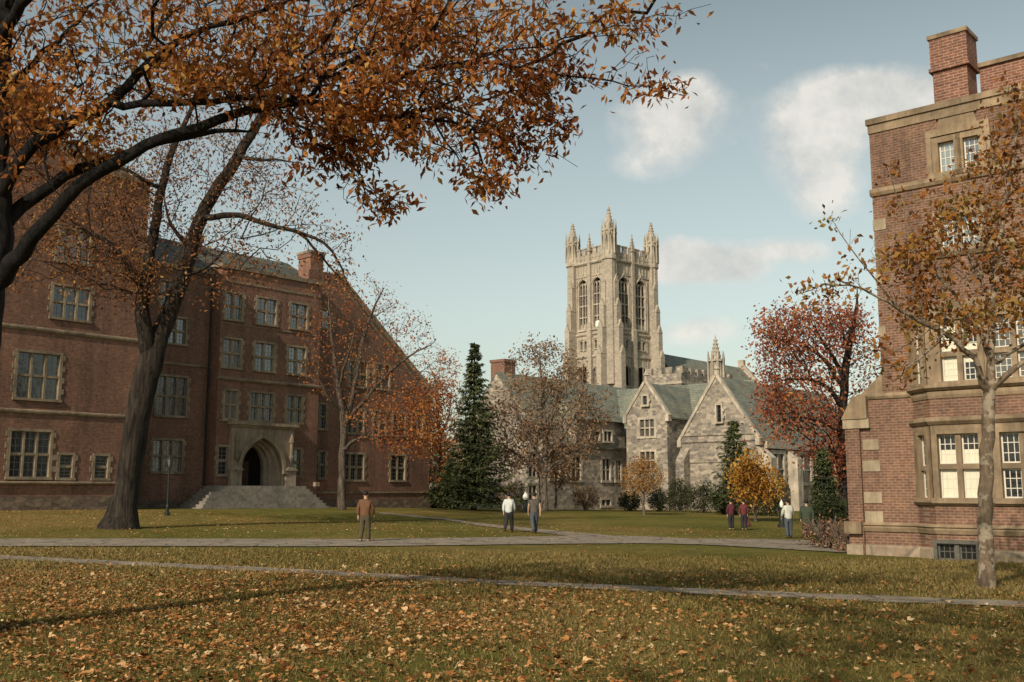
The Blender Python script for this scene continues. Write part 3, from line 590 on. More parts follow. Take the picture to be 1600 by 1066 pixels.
faces = [(Matrix.Translation((-SX, 0, 0)), SX), (Matrix.Translation((0, 0, 0)) @ Matrix.Rotation(R(90), 4, 'Z'), SY),
         (Matrix.Translation((0, SY, 0)) @ Matrix.Rotation(R(180), 4, 'Z'), SX), (Matrix.Translation((-SX, SY, 0)) @ Matrix.Rotation(R(-90), 4, 'Z'), SY)]
for MM, L in faces:
    tw.M = MM; tw.wall(0, L, -1, zcor, tower_ops(L), y=0, rev=.55)
tw.M = None; tw.add([(-SX, 0, zcor-.3), (0, 0, zcor-.3), (0, SY, zcor-.3), (-SX, SY, zcor-.3)], [(0, 1, 2, 3)]); tw.open = True; tw.build('wall', M['tower'], TWR)
for MM, L in faces:
    for o in tower_ops(L):
        big = (o[3]-o[2]) > 5
        s = MB(); s.M = MM; a, b_, c, d, sp = o
        s2 = MB(); s2.M = MM; s2.add([(a, .5, c), (b_, .5, c), (b_, .5, d), (a, .5, d)], [(0, 1, 2, 3)])
        # moulded frame
        t = .16 if big else .1
        Pi = arch(a, b_, sp, d); Po = arch(a-t, b_+t, sp, d+t*1.3)
        for (p, q, p2, q2) in zip(Pi[:-1], Pi[1:], Po[:-1], Po[1:]): s.prism([p, q, q2, p2], -.12, .05)
        for x0_, x1_ in ((a-t, a+.01), (b_-.01, b_+t)): s.box(x0_, x1_, -.1, .05, c, sp)
        s.box(a-t, b_+t, -.2, .1, c-.35 if big else c-.15, c)
        if big:
            wdt = b_-a
            for k in (1, 2): s.box(a+wdt*k/3-.07, a+wdt*k/3+.07, .12, .35, c, sp+(d-sp)*.55)
            for f in (.28, .55, .8): zz = c+(sp-c)*f; s.box(a, b_, .14, .33, zz-.09, zz+.09)
            for (x0_, x1_) in ((a, a+wdt/3), (a+wdt/3, a+wdt*2/3), (a+wdt*2/3, b_)):
                for (p, q) in zip(arch(x0_, x1_, sp-.5, sp+.5)[:-1], arch(x0_, x1_, sp-.5, sp+.5)[1:]): s.prism([p, q, (q[0], q[1]+.14), (p[0], p[1]+.14)], .15, .32)
            s.box(a, b_, .3, .45, c, c+(sp-c)*.12)
        s2.open = True
        wo = s.build('belfry_window' if big else 'window', M['towertrim'], TWR); s2.build('opening', M['void'], wo)
        if big:
            lv = MB(); lv.M = MM; n = 16
            for k in range(n):
                zz = c+(sp-c)*k/n; lv.add([(a, .36, zz), (b_, .36, zz), (b_, .48, zz+(sp-c)/n*.8), (a, .48, zz+(sp-c)/n*.8)], [(0, 1, 2, 3)])
            lv.open = True; lv.build('louvres', M['louver'], wo)
# string courses, parapet
for zz, o, h in ((tz(403), .35, .5), (tz(517), .25, .4), (tz(553), .25, .4), (tz(424), .12, .2)):
    s = MB()
    for MM, L in faces: s.M = MM; band(s, -o*.98, L+o*.98, zz-h/2, zz+h/2, 0, o)
    s.build('string_course', M['towertrim'], TWR)
s = MB()
for MM, L in faces:
    s.M = MM; zb2 = zcor+.26; zp = tz(390); s.box(0, L-.3, -.1, .25, zb2, zp)
    n = 7
    for k in range(n):
        x0_ = L*(k+.12)/n; x1_ = L*(k+.72)/n; s.box(x0_, x1_, -.1, .25, zp, zp+1.0); s.box(x0_-.06, x1_+.06, -.17, .32, zp+1.0, zp+1.2)
    for k in range(10):
        x0_ = L*(k+.5)/10; s.box(x0_-.06, x0_+.06, -.2, -.1, zb2, zp)
        s.prism([(x0_-.3, zp-.55), (x0_, zp-.2), (x0_+.3, zp-.55), (x0_, zp-.75)], -.18, -.1)
s.build('parapet', M['tower'], TWR)
# blind tracery panels between windows & frieze above the windows
s = MB()
for MM, L in faces:
    s.M = MM
    for k in range(14):
        x0_ = L*(k+.5)/14; s.box(x0_-.05, x0_+.05, -.1, .02, tz(421), tz(407))
    for cx in (L*.31, L*.69):
        for q in (-.13, 0, .13): s.box(cx+L*q-.07, cx+L*q+.07, -.13, .02, tz(545), tz(522))
        s.prism([(cx-L*.15, tz(527)), (cx, tz(521)), (cx+L*.15, tz(527)), (cx, tz(524))], -.14, .02)
for MM, L in faces:
    s.M = MM
    for o in tower_ops(L):
        if o[3]-o[2] > 5:
            for xx in (o[0]-.42, o[1]+.30): s.box(xx, xx+.12, -.16, .02, tz(512), tz(428))
            for k in range(5):
                zz = o[4]+(tz(428)-o[4])*0; 
            m_ = (o[0]+o[1])/2; s.prism([(o[0]-.45, tz(440)), (m_, tz(421)), (o[1]+.45, tz(440)), (m_, tz(423.5))], -.22, .02)
            s.box(m_-.08, m_+.08, -.2, .02, tz(424), tz(417))
    for k in range(9): xx = L*(k+.5)/9; s.box(xx-.04, xx+.04, -.08, .02, tz(598), tz(556))
s.build('tracery', M['towertrim'], TWR)
# mid-face buttresses with small pinnacles
def small_pin(mb, x, y, z0, h, r):
    mb.frus(x, y, z0, z0+h*.42, r, r*.9, 4, R(45)); mb.frus(x, y, z0+h*.42, z0+h*.46, r*1.35, r*1.35, 4, R(45)); mb.frus(x, y, z0+h*.46, z0+h, r, .02, 4, R(45))
    for k in range(4):
        zz = z0+h*(.52+.1*k); q = r*(1-(.52+.1*k-.46)/.54)
        for a in range(4): aa = R(45+90*a); mb.box(x+math.cos(aa)*q-.05*r/.3, x+math.cos(aa)*q+.05*r/.3, y+math.sin(aa)*q-.05*r/.3, y+math.sin(aa)*q+.05*r/.3, zz, zz+.12*r/.3)
    mb.frus(x, y, z0+h*.97, z0+h*1.01, r*.22, r*.22, 6)
for MM, L in faces:
    s = MB(); s.M = MM; x = L/2
    s.box(x-.45, x+.45, -.55, .02, -1, tz(512)); s.prismx([(-.56, tz(512)), (-.4, tz(508)), (.02, tz(508)), (.02, tz(512))], x-.45, x+.45)
    s.box(x-.3, x+.3, -.4, .02, tz(508), tz(405)); small_pin(s, x, -.15, tz(405), 5.0, .42)
    s.build('pilaster', M['tower'], TWR)
# corner buttresses with set-offs and great pinnacles
for ci, (cx, cy, sx_, sy_) in enumerate(((-SX, 0, -1, -1), (0, 0, 1, -1), (0, SY, 1, 1), (-SX, SY, -1, 1))):
    s = MB()
    lev = [(-1, tz(553), 2.2), (tz(553), tz(512), 1.8), (tz(512), tz(478), 1.4), (tz(478), tz(440), 1.0), (tz(440), tz(405), .65)]
    for (z0, z1, ext) in lev:
        w = .5
        for off in (.55,):
            # buttress perpendicular to each face, set in from the corner
            xi = cx-sx_*off; yi = cy-sy_*off
            s.box(xi-w, xi+w, cy, cy+sy_*ext, z0, z1); s.box(cx, cx+sx_*ext, yi-w, yi+w, z0, z1)
            # gablet weathering
            for (ax, bx, ay, by) in ((xi-w-.05, xi+w+.05, cy, cy+sy_*(ext+.04)),):
                m = (ax+bx)/2; s.add([(ax, ay, z1), (bx, ay, z1), (m, ay, z1+1.3), (ax, by, z1), (bx, by, z1), (m, by, z1+1.3)], [(0, 1, 2), (3, 5, 4), (0, 2, 5, 3), (1, 4, 5, 2), (0, 3, 4, 1)])
            for (ax, bx, ay, by) in ((cx, cx+sx_*(ext+.04), yi-w-.05, yi+w+.05),):
                m = (ay+by)/2; s.add([(ax, ay, z1), (ax, by, z1), (ax, m, z1+1.3), (bx, ay, z1), (bx, by, z1), (bx, m, z1+1.3)], [(0, 1, 2), (3, 5, 4), (0, 2, 5, 3), (1, 4, 5, 2), (0, 3, 4, 1)])
    s.frus(cx-sx_*.1, cy-sy_*.1, tz(600), tz(403), 1.0, .95, 8, R(22.5)); s.build('corner_buttress', M['tower'], TWR)
    p = MB(); px_, py_ = cx-sx_*.15, cy-sy_*.15; zt = {0: tz(331), 1: tz(319), 2: tz(327), 3: tz(330)}[ci]; zb = tz(404)
    if ci == 3: zt = tz(345)
    H_ = zt-zb
    p.frus(px_, py_, zb, zb+H_*.52, 1.22, 1.05, 8, R(22.5)); p.frus(px_, py_, zb+H_*.52, zb+H_*.55, 1.22, 1.22, 8, R(22.5)); p.frus(px_, py_, zb+H_*.55, zt-.3, .9, .07, 8, R(22.5)); p.frus(px_, py_, zt-.6, zt-.25, .2, .2, 6); p.frus(px_, py_, zt-.25, zt, .08, .03, 6)
    for a in range(8):
        aa = R(45*a); q = 1.12; ex, ey = px_+q*math.cos(aa), py_+q*math.sin(aa)
        p.frus(ex, ey, zb+H_*.1, zb+H_*.55, .15, .13, 4, aa); p.frus(ex, ey, zb+H_*.55, zb+H_*.75, .17, .02, 4, aa)
        p.prism([(0, 0)]*0 or [(ex-.25, zb+H_*.46), (ex+.25, zb+H_*.46), (ex, zb+H_*.6)], ey-.05, ey+.05)
        for k in range(6):
            zz = zb+H_*(.6+.06*k); rq = .72*(1-(.6+.06*k-.55)/.45)+.05; p.box(px_+rq*math.cos(aa)-.07, px_+rq*math.cos(aa)+.07, py_+rq*math.sin(aa)-.07, py_+rq*math.sin(aa)+.07, zz, zz+.2)
    # dark slots in the turret
    po = p.build('pinnacle', M['towertrim'], TWR)
    q = MB()
    for a in range(8):
        aa = R(45*a+22.5); m_ = Matrix.Translation((px_, py_, 0)) @ Matrix.Rotation(aa, 4, 'Z'); q.M = m_; q.add([(1.13, -.13, zb+H_*.16), (1.13, .13, zb+H_*.16), (1.09, .13, zb+H_*.42), (1.09, 0, zb+H_*.46), (1.09, -.13, zb+H_*.42)], [(0, 1, 2, 3, 4)])
    q.M = None; q.open = True
    q.build('opening', M['louver'], po)
s = MB(); u0, z0 = FT.uz(928, 510, -.62); u1, z1 = FT.uz(940, 499, -.62)
s.box(u0, u1, -.2, -.12, z0, z1); s.build('hanging_panel', M['lampw'], TWR, label='white panel hung below a belfry window')

# ================================================================== STONE HALL
H0 = pt(1065, 765, 108); FH = Frame(H0[:2], ANG_B, -.45)
HH = FH.empty('stone_hall', 'rubble stone hall with two pointed gables and green slate roofs below the tower', 'building')
def hz(px, py, v=0): return FH.uz(px, py, v)[1]
def hu(px, py, v=0): return FH.uz(px, py, v)[0]
def gable_block(par, u0, u1, ze, zr, y0, y1, ops=(), roof='slateY', over=.0, cop=True, finial=True):
    um = (u0+u1)/2; s = MB(); s.wall(u0, u1, -1, ze, ops, y=y0, rev=.3)
    s.add([(u0, y0, ze), (u1, y0, ze), (um, y0, zr)], [(0, 1, 2)])
    s.add([(u0, y0, -1), (u0, y1, -1), (u0, y1, ze), (u0, y0, ze)], [(0, 1, 2, 3)]); s.add([(u1, y0, -1), (u1, y1, -1), (u1, y1, ze), (u1, y0, ze)], [(0, 1, 2, 3)])
    s.add([(u0, y1, -1), (u1, y1, -1), (u1, y1, ze), (um, y1, zr), (u0, y1, ze)], [(0, 1, 2, 3, 4)])
    s.open = True; s.build('wall', M['rubble'], par)
    r_ = MB(); gable_roof_y(r_, y0+.3, y1+.2, um, zr+.02, u0-.3, ze-.15, u1+.3, ze-.15); r_.build('roof', M[roof], par)
    if cop:
        for (p, q) in (((um, zr), (u0-.1, ze-.1)), ((um, zr), (u1+.1, ze-.1))): rake(par, p, q, y0-.12, y0+.4, .3, 'towertrim')
        s = MB(); s.box(u0-.3, u0+.15, y0-.2, y0+.45, ze-.6, ze+.1); s.box(u1-.15, u1+.3, y0-.2, y0+.45, ze-.6, ze+.1)
        if finial: s.lathe(um, y0+.15, [(.22, zr+.1), (.22, zr+.7), (.35, zr+.8), (.1, zr+1.3), (.02, zr+1.6)], 6)
        s.build('kneeler', M['towertrim'], par)
bgR = hu(1184, 700); BG = (0, bgR, hz(1120, 688), hz(1124, 588))
slit = (hu(1121, 640), hu(1128.5, 640), hz(1125, 660), hz(1125, 633))
gable_block(HH, *BG, 0, 26, [], roof='slateY')
window(HH, *slit, y=-.22, lights=1, trans=(), trim='towertrim', quoin=True, bars=(1, 4), glass='glassD', rev=.25, frame='frameD')
# courses of projecting stone on the big gable
s = MB()
for (py) in (680, 690, 722): zz = hz(1100, py); band(s, .1, bgR-.1, zz-.12, zz+.05, 0, .12)
s.build('string_course', M['rubble'], HH)
s = MB(); 
for q in (hu(1072, 740),): s.box(q-.5, q+.5, -1.2, 0, -1, hz(1072, 720)); s.prismx([(-1.2, hz(1072, 720)), (0, hz(1072, 700)), (0, hz(1072, 720))], q-.5, q+.5)
s.build('buttress', M['rubble'], HH)
# small gable
SV = -1.0
sg = (hu(979, 700, SV), hu(1043, 700, SV), hz(1010, 651, SV), hz(1010, 598, SV))
w_a = (hu(1000, 680, SV), hu(1022.5, 680, SV), hz(1011, 682, SV), hz(1011, 655.5, SV)); w_b = (w_a[0], w_a[1], hz(1011, 733, SV), hz(1011, 706, SV))
w_c = (hu(1006, 625, SV), hu(1013, 625, SV), hz(1010, 633, SV), hz(1010, 619, SV))
gable_block(HH, *sg, SV, 12, [w_a, w_b], roof='slateY')
for q in (w_a, w_b): window(HH, *q, y=SV, lights=3, trans=(.5,), trim='towertrim', sw=.25, bars=(1, 1), glass='glassW', rev=.3, frame='frameD')
window(HH, *w_c, y=SV-.22, lights=1, trans=(), trim='towertrim', sw=.2, bars=(1, 1), glass='glassD', rev=.25, frame='frameD')
# connecting body: ridge parallel to the gable fronts
ub0 = hu(905, 700, 3); cb_e = hz(1050, 690, 1.5)
s = MB(); s.wall(ub0, 2, -1, cb_e, [], y=1.5); s.add([(ub0, 1.5, -1), (ub0, 15, -1), (ub0, 15, cb_e), (ub0, 1.5, cb_e)], [(0, 1, 2, 3)]); s.open = True; s.build('wall', M['rubble'], HH)
r_ = MB(); zr_ = hz(1060, 602, 8.5); gable_roof(r_, ub0, bgR/2, 8.5, zr_, 1.0, cb_e-.1, 16, cb_e-.1); r_.build('roof', M['slateX'], HH)
s = MB(); s.tube([(hu(1045, 700, 1.3), 1.35, 0), (hu(1045, 700, 1.3), 1.35, cb_e-.2)], .09, 6); s.build('downpipe', M['iron'], HH)
# right range with tall windows: side wall of the big gable body (plane x = bgR), facing the lawn
wl = []
for (xa, xb, yt, yb) in ((1202, 1220, 708, 745), (1241, 1262, 711, 757), (1285, 1300, 714, 758)):
    v0, zt_ = FH.vz(xa, yt, bgR); v1, _ = FH.vz(xb, yt, bgR); _, zb2 = FH.vz(xa, yb, bgR); wl.append((v0, v1, zb2, zt_))
zb2 = sum(q[2] for q in wl)/3; zt_ = sum(q[3] for q in wl)/3
MR = Matrix.Translation((bgR+.05, 0, 0)) @ Matrix.Rotation(R(90), 4, 'Z')
for (v0, v1, _, _) in wl:
    o = window(HH, v0, v1, zb2, zt_, y=0, lights=2 if v1-v0 < 4 else 3, trans=(.45,), trim='towertrim', sw=.4, bars=(1, 2), glass='glassW', rev=.0+.25, frame='frameD'); o.matrix_local = Matrix.Translation((bgR+.32, 0, 0)) @ Matrix.Rotation(R(90), 4, 'Z')
for k, vx in enumerate((FH.vz(1190, 740, bgR)[0], FH.vz(1231, 740, bgR)[0], FH.vz(1275, 740, bgR)[0])):
    s = MB(); s.box(bgR-.1, bgR+1.4, vx-.6, vx+.6, -1, zt_-.5); s.prism([(bgR-.1, zt_-.5), (bgR+1.4, zt_-.5), (bgR-.1, zt_+.8)], vx-.6, vx+.6); s.build('buttress', M['towertrim'], HH)
s = MB(); s.box(bgR+.001, bgR+.5, 1, 26, BG[2]-.9, BG[2]-.2); s.build('parapet', M['towertrim'], HH)
# left range W: its front runs away to the right
Wv1, _ = FH.vz(975, 700, hu(975, 700, 1)); uW = hu(975, 700, 1)
vL = FH.vz(815, 700, uW)[0]
def wz_(px, py): return FH.vz(px, py, uW)[1]
weave = wz_(965, 697)-.0 
uR = uW-6.5
zrW = FH.vz(776, 581, uR)[1]; vR0 = FH.vz(776, 581, uR)[0]; vR1 = FH.vz(935, 598, uR)[0]
MW = Matrix.Translation((uW, 0, 0)) @ Matrix.Rotation(R(90), 4, 'Z')
wops = []
for (xa, xb, yt, yb) in ((941, 953, 717, 751), (962, 970, 720, 751), (940, 954, 781, 790), (860, 874, 712, 748), (893, 907, 714, 750), (826, 838, 708, 745), (826, 838, 758, 786)):
    v0, zt1 = FH.vz(xa, yt, uW); v1, _ = FH.vz(xb, yt, uW); _, zb1 = FH.vz((xa+xb)/2, yb, uW); wops.append((v0, v1, zb1, zt1))
s = MB(); s.M = MW; s.wall(vR0, 3, -1, weave, wops, y=0, rev=.3); s.M = None
s.add([(uW, vR0, -1), (uW-13, vR0, -1), (uW-13, vR0, weave), (uR, vR0, zrW), (uW, vR0, weave)], [(0, 1, 2, 3, 4)]); s.open = True
s.build('wall', M['rubble'], HH)
for o_ in wops:
    o = window(HH, *o_, y=0, lights=2, trans=(.5,) if o_[3]-o_[2] > 1.5 else (), trim='towertrim', sw=.25, bars=(1, 1), glass='glassD', rev=.3, frame='frameD'); o.matrix_local = MW
r_ = MB(); gable_roof_y(r_, vR0, max(vR1, 9)+6, uR, zrW, uR-6.8, weave, uW+.4, weave-.1); r_.build('roof', M['slateY'], HH)
# W's wall dormer with a lean-to roof
dz0 = wz_(920, 666); dv0 = FH.vz(895, 690, uW)[0]; dv1 = FH.vz(972, 690, uW)[0]; dzr = FH.vz(925, 628, uW-2)[1]
s = MB(); s.box(uW-2.5, uW+.35, dv0, dv1, weave-.4, dz0+.62); s.build('wall', M['rubble'], HH)
for (xa, xb) in ((921, 934), (941, 953)):
    v0, zt1 = FH.vz(xa, 674, uW+.35); v1, _ = FH.vz(xb, 674, uW+.35); zb1 = FH.vz(xb, 690, uW+.35)[1]
    o = window(HH, v0, v1, zb1, zt1, y=-.58, lights=2, trans=(), trim='towertrim', sw=.2, quoin=False, bars=(1, 1), glass='glassD', rev=.3, frame='frameD'); o.matrix_local = MW
r_ = MB(); r_.add([(uW+.8, dv0-.3, dz0+.6), (uW+.8, dv1+.3, dz0+.6), (uW-2.2, dv1-.8, dzr+.2), (uW-2.2, dv0+.8, dzr+.2), (uW-2.3, dv0, dz0+.6), (uW-2.3, dv1, dz0+.6)], [(0, 1, 2, 3), (1, 5, 2), (0, 3, 4), (0, 4, 5, 1)]); r_.build('roof', M['slateY'], HH)
ch = MB(); c0 = FH.uz(767, 563, vR0+1.2); c1 = FH.uz(788, 563, vR0+1.2); ch.box(c0[0], c1[0], vR0+1.2, vR0+3, c0[1]-4, c0[1]-.3); ch.box(c0[0]-.1, c1[0]+.1, vR0+1.1, vR0+3.1, c0[1]-.3, c0[1]); ch.build('chimney', M['chim'], HH)
# crenellated block behind
kv = 22.0; ku, kz = FH.uz(1064, 572, kv); ku0 = hu(1008, 580, kv)
s = MB(); s.box(ku0, ku, kv, kv+14, 0, kz-.9)
for x in np.arange(ku0, ku-.5, 1.6): s.box(x, x+1.0, kv, kv+.5, kz-.9, kz)
for y in np.arange(kv+.8, kv+13.5, 1.7): s.box(ku-.5, ku, y, y+1.0, kz-.9, kz)
s.build('crenellated_block', M['rubble'], HH)
s = MB(); s.box(ku0-.15, ku+.15, kv-.15, kv+14.1, kz-2.3, kz-2.0); s.build('string_course', M['towertrim'], HH)
# nave roof behind
nu = hu(1036, 553, 54); nz = hz(1036, 553, 54); nv1 = FH.vz(1157, 567, nu)[0]; nv1 = min(max(nv1, 70), 110); print('nave', nu, nz, nv1)
nzb = FH.vz(1157, 567, nu)[1]
r_ = MB(); gable_roof_y(r_, 52, nv1, nu, nz, nu-9, nz-10, nu+9, nz-10); r_.build('roof', M['slateY'], HH)
s = MB(); s.wall(nu-9, nu+9, -1, nz-10, y=52.5); s.add([(nu+8.8, 52.5, -1), (nu+8.8, nv1, -1), (nu+8.8, nv1, nz-10), (nu+8.8, 52.5, nz-10)], [(0, 1, 2, 3)]); s.add([(nu-9, 52.5, nz-10), (nu+9, 52.5, nz-10), (nu, 52.5, nz-.2)], [(0, 1, 2)]); s.open = True; s.build('wall', M['rubble'], HH)
rake(HH, (nu, nz+.1), (nu+9.4, nz-10.3), nv1, nv1+.8, .7, 'towertrim'); 
s = MB(); s.box(nu-.6, nu+.6, nv1, nv1+.8, nz, nz+1.5); s.build('gable_finial', M['towertrim'], HH)
# spire turret
su, szt = FH.uz(1117.5, 524, 14); szb = hz(1117, 600, 14); hs = szt-szb
s = MB(); s.frus(su, 14, szb-4, szb+hs*.45, .95, .85, 8, R(22.5)); s.frus(su, 14, szb+hs*.45, szb+hs*.49, 1.05, 1.05, 8, R(22.5)); s.frus(su, 14, szb+hs*.49, szt, .6, .03, 8, R(22.5))
for a in range(8):
    aa = R(45*a); ex, ey = su+.95*math.cos(aa), 14+.95*math.sin(aa); s.frus(ex, ey, szb-1, szb+hs*.5, .14, .12, 4, aa); s.frus(ex, ey, szb+hs*.5, szb+hs*.68, .15, .02, 4, aa)
    for k in range(5): zz = szb+hs*(.56+.08*k); rq = .6*(1-(.56+.08*k-.49)/.51)+.04; s.box(su+rq*math.cos(aa)-.06, su+rq*math.cos(aa)+.06, 14+rq*math.sin(aa)-.06, 14+rq*math.sin(aa)+.06, zz, zz+.16)
s.build('pinnacle', M['towertrim'], HH)
# ================================================================== GROUND
def grass_mat():
    m, nt, b = newmat('lawn'); tc = nt.nodes.new('ShaderNodeTexCoord'); o = tc.outputs['Object']
    n = noise(nt, o, .12, 5, .65); r = ramp(nt, [(.3, (.125, .105, .036)), (.5, (.185, .14, .055)), (.7, (.245, .175, .08))]); nt.links.new(n.outputs[0], r.inputs[0])
    n2 = noise(nt, o, 2.2, 6, .75); r2 = ramp(nt, [(.3, (.6, .62, .55)), (.7, (1.35, 1.28, 1.2))]); nt.links.new(n2.outputs[0], r2.inputs[0])
    c = mix(nt, 1, r.outputs[0], r2.outputs[0], 'MULTIPLY')
    n5 = noise(nt, o, .05, 4, .6); r5 = ramp(nt, [(.44, (.66, .84, .6)), (.62, (1.02, 1.0, .95))]); nt.links.new(n5.outputs[0], r5.inputs[0]); c = mix(nt, 1, c, r5.outputs[0], 'MULTIPLY')
    n3 = noise(nt, o, 28, 4, .8); r3 = ramp(nt, [(.3, (.55, .55, .5)), (.7, (1.4, 1.35, 1.25))]); nt.links.new(n3.outputs[0], r3.inputs[0])
    c = mix(nt, .8, c, r3.outputs[0], 'MULTIPLY')
    nt.links.new(c, b.inputs['Base Color']); b.inputs['Roughness'].default_value = 1; b.inputs['Specular IOR Level'].default_value = .05; bump(nt, b, n3.outputs[0], .6, .04)
    return m
def path_mat():
    m, nt, b = newmat('flagstone_path'); tc = nt.nodes.new('ShaderNodeTexCoord'); o = tc.outputs['Object']
    n = noise(nt, o, 1.0, 6, .7); r = ramp(nt, [(.3, (.19, .155, .12)), (.55, (.28, .235, .18)), (.75, (.35, .295, .225))]); nt.links.new(n.outputs[0], r.inputs[0])
    n2 = noise(nt, o, 22, 4); r2 = ramp(nt, [(.3, (.55,)*3), (.7, (1.3,)*3)]); nt.links.new(n2.outputs[0], r2.inputs[0])
    v = nd(nt, 'ShaderNodeTexVoronoi', Scale=.8); v.feature = 'DISTANCE_TO_EDGE'; nt.links.new(o, v.inputs['Vector']); rv = ramp(nt, [(0, (.3,)*3), (.06, (1,)*3)]); nt.links.new(v.outputs['Distance'], rv.inputs[0])
    c = mix(nt, 1, r.outputs[0], r2.outputs[0], 'MULTIPLY'); c = mix(nt, .8, c, rv.outputs[0], 'MULTIPLY'); nt.links.new(c, b.inputs['Base Color']); bump(nt, b, n2.outputs[0], .3, .02)
    return m
M['lawn'] = grass_mat(); M['path'] = path_mat()
def npmesh(name, V, F, mat, parent=None, tint=None, smooth=False, kind=None, loc=None):
    V = np.asarray(V, np.float32); F = np.asarray(F, np.int32); k = F.shape[1]
    if loc is not None: V = V-np.asarray(loc, np.float32)
    me = bpy.data.meshes.new(name); me.vertices.add(len(V)); me.vertices.foreach_set('co', V.ravel())
    me.loops.add(F.size); me.loops.foreach_set('vertex_index', F.ravel()); me.polygons.add(len(F)); me.polygons.foreach_set('loop_start', np.arange(len(F))*k); me.polygons.foreach_set('loop_total', np.full(len(F), k))
    if smooth: me.polygons.foreach_set('use_smooth', np.ones(len(F), bool))
    me.update(calc_edges=True)
    if tint is not None: tint_attr(me, tint)
    me.materials.append(mat); o = bpy.data.objects.new(name, me); col.objects.link(o)
    if parent: o.parent = parent
    if kind: o['kind'] = kind
    return o
def axis_lin(a, b, st, far):
    c = np.arange(a, b+st, st); return np.concatenate([-np.geomspace(far, abs(a)+3, 14) if a < 0 else [], c, np.geomspace(b+3, far, 14)])
xs = axis_lin(-70, 70, 1.0, 2500); ys = axis_lin(-60, 140, 1.0, 3000)
XX, YY = np.meshgrid(xs, ys); ZZ = gz(XX, YY); nx, ny = len(xs), len(ys)
ii = np.arange(nx*ny).reshape(ny, nx); F_ = np.stack([ii[:-1, :-1], ii[:-1, 1:], ii[1:, 1:], ii[1:, :-1]], -1).reshape(-1, 4)
npmesh('ground', np.stack([XX, YY, ZZ], -1).reshape(-1, 3), F_, M['lawn'], smooth=True, kind='structure')
def ribbon(name, top, bot, lift=.02):
    """a path whose two edges follow the photo's edges"""
    def res(L):
        L = np.array([G(*p)[:2] for p in L]); d = np.r_[0, np.cumsum(np.linalg.norm(np.diff(L, axis=0), axis=1))]; t = np.linspace(0, d[-1], 140)
        P = np.stack([np.interp(t, d, L[:, 0]), np.interp(t, d, L[:, 1])], 1)
        for _ in range(14): P[1:-1] = (P[:-2]+2*P[1:-1]+P[2:])/4
        return P
    A, B = res(top), res(bot); k = 9; V = []
    for i in range(len(A)):
        wob = (.05*math.sin(i*1.7)+.05*math.sin(i*.61)+random.uniform(-.03, .03), .05*math.sin(i*1.3+2)+.05*math.sin(i*.53)+random.uniform(-.03, .03))
        n_ = (B[i]-A[i])/(np.linalg.norm(B[i]-A[i])+1e-6)
        for q in range(k):
            p = A[i]+n_*wob[0]+(B[i]-A[i]+n_*(wob[1]-wob[0]))*q/(k-1); V.append((p[0], p[1], float(gz(p[0], p[1]))+lift))
    id_ = np.arange(len(A)*k).reshape(-1, k); F = np.stack([id_[:-1, :-1], id_[1:, :-1], id_[1:, 1:], id_[:-1, 1:]], -1).reshape(-1, 4)
    return npmesh(name, V, F, M['path'], smooth=True, kind='structure')
ribbon('cross_path', [(-160,843),(0,843),(300,843),(570,843.5),(760,841),(900,838),(1000,838.5),(1100,844),(1250,852),(1345,858)], [(-160,855),(0,855),(300,855),(570,855),(760,852.5),(900,851),(1000,850),(1100,852),(1250,860.5),(1345,866)], .03)
ribbon('near_path', [(-160,861),(0,869),(400,887.5),(800,909.5),(1200,926),(1600,941.5),(1800,949)], [(-160,868),(0,875.5),(400,895),(800,916.5),(1200,935),(1600,951),(1800,960)], .022)
ribbon('diagonal_path', [(596,801),(700,811),(800,823),(880,831),(960,838)], [(590,802.5),(700,813.5),(800,828),(870,836),(940,844)], .024)
ribbon('upper_path', [(1085,842.5),(1180,843),(1260,845),(1330,851)], [(1085,850),(1180,850.5),(1260,851),(1330,855)], .026)

# ------------------------------------------------------------------ leaves on the lawn and grass
def kites(P, D, N, L, W, fold=.0):
    """leaf-shaped quads: base P, direction D, normal N, length L, width W"""
    S = np.cross(D, N); S /= np.linalg.norm(S, axis=1)[:, None]+1e-9
    L = L[:, None]; W = W[:, None]
    V = np.stack([P, P+D*L*.45+S*W*.5+N*L*fold, P+D*L, P+D*L*.45-S*W*.5+N*L*fold], 1)
    return V.reshape(-1, 3), np.arange(len(P)*4).reshape(-1, 4)
def unit(v): return v/(np.linalg.norm(v, axis=1)[:, None]+1e-9)
def on_ground_random(n, y0, y1, xmul=.56, dens=None):
    # uniform over area of the visible wedge
    Y = np.sqrt(RNG.uniform(y0*y0, y1*y1, n)); X = RNG.uniform(-xmul, xmul, n)*Y; return X, Y
PTH = np.array([(*G(px_, (a_+b_)/2)[:2], .8) for px_, a_, b_ in ((-160,861,868),(0,869,875.5),(400,887.5,895),(800,909.5,916.5),(1200,926,935),(1600,941.5,951),(1800,949,960))])
X, Y = on_ground_random(700000, 7.5, 62)
# more leaves to the left, fewer right / far
px = 800+FPX*X/Y; dens = np.clip(1.1-px/1400, .15, 1)*np.where(Y < 22, 1.0, np.where(Y < 33, .28, .12))
den2 = .5+.25*np.sin(X*1.3+np.sin(Y*.9)*2)*np.sin(Y*.8+X*.5)+.25*np.sin(X*3.7+2*np.sin(Y*2.3))*np.sin(Y*3.1+1.5*np.sin(X*2.2)); dens = dens*np.clip(den2*1.4, .15, 1.2)
inpath = np.abs(np.interp(X, PTH[:, 0], PTH[:, 1])-Y) < PTH[0, 2]; near_bonus = np.where(Y < 17, 1.0, .75)*np.where((Y > 31) & (Y < 38) , .35, 1)*np.where(inpath, .5, 1); keep = RNG.random(len(X)) < np.clip(dens*near_bonus*1.5, 0, 1); X, Y = X[keep], Y[keep]
n = len(X); a = RNG.uniform(0, 2*math.pi, n); til = RNG.normal(0, .35, n)
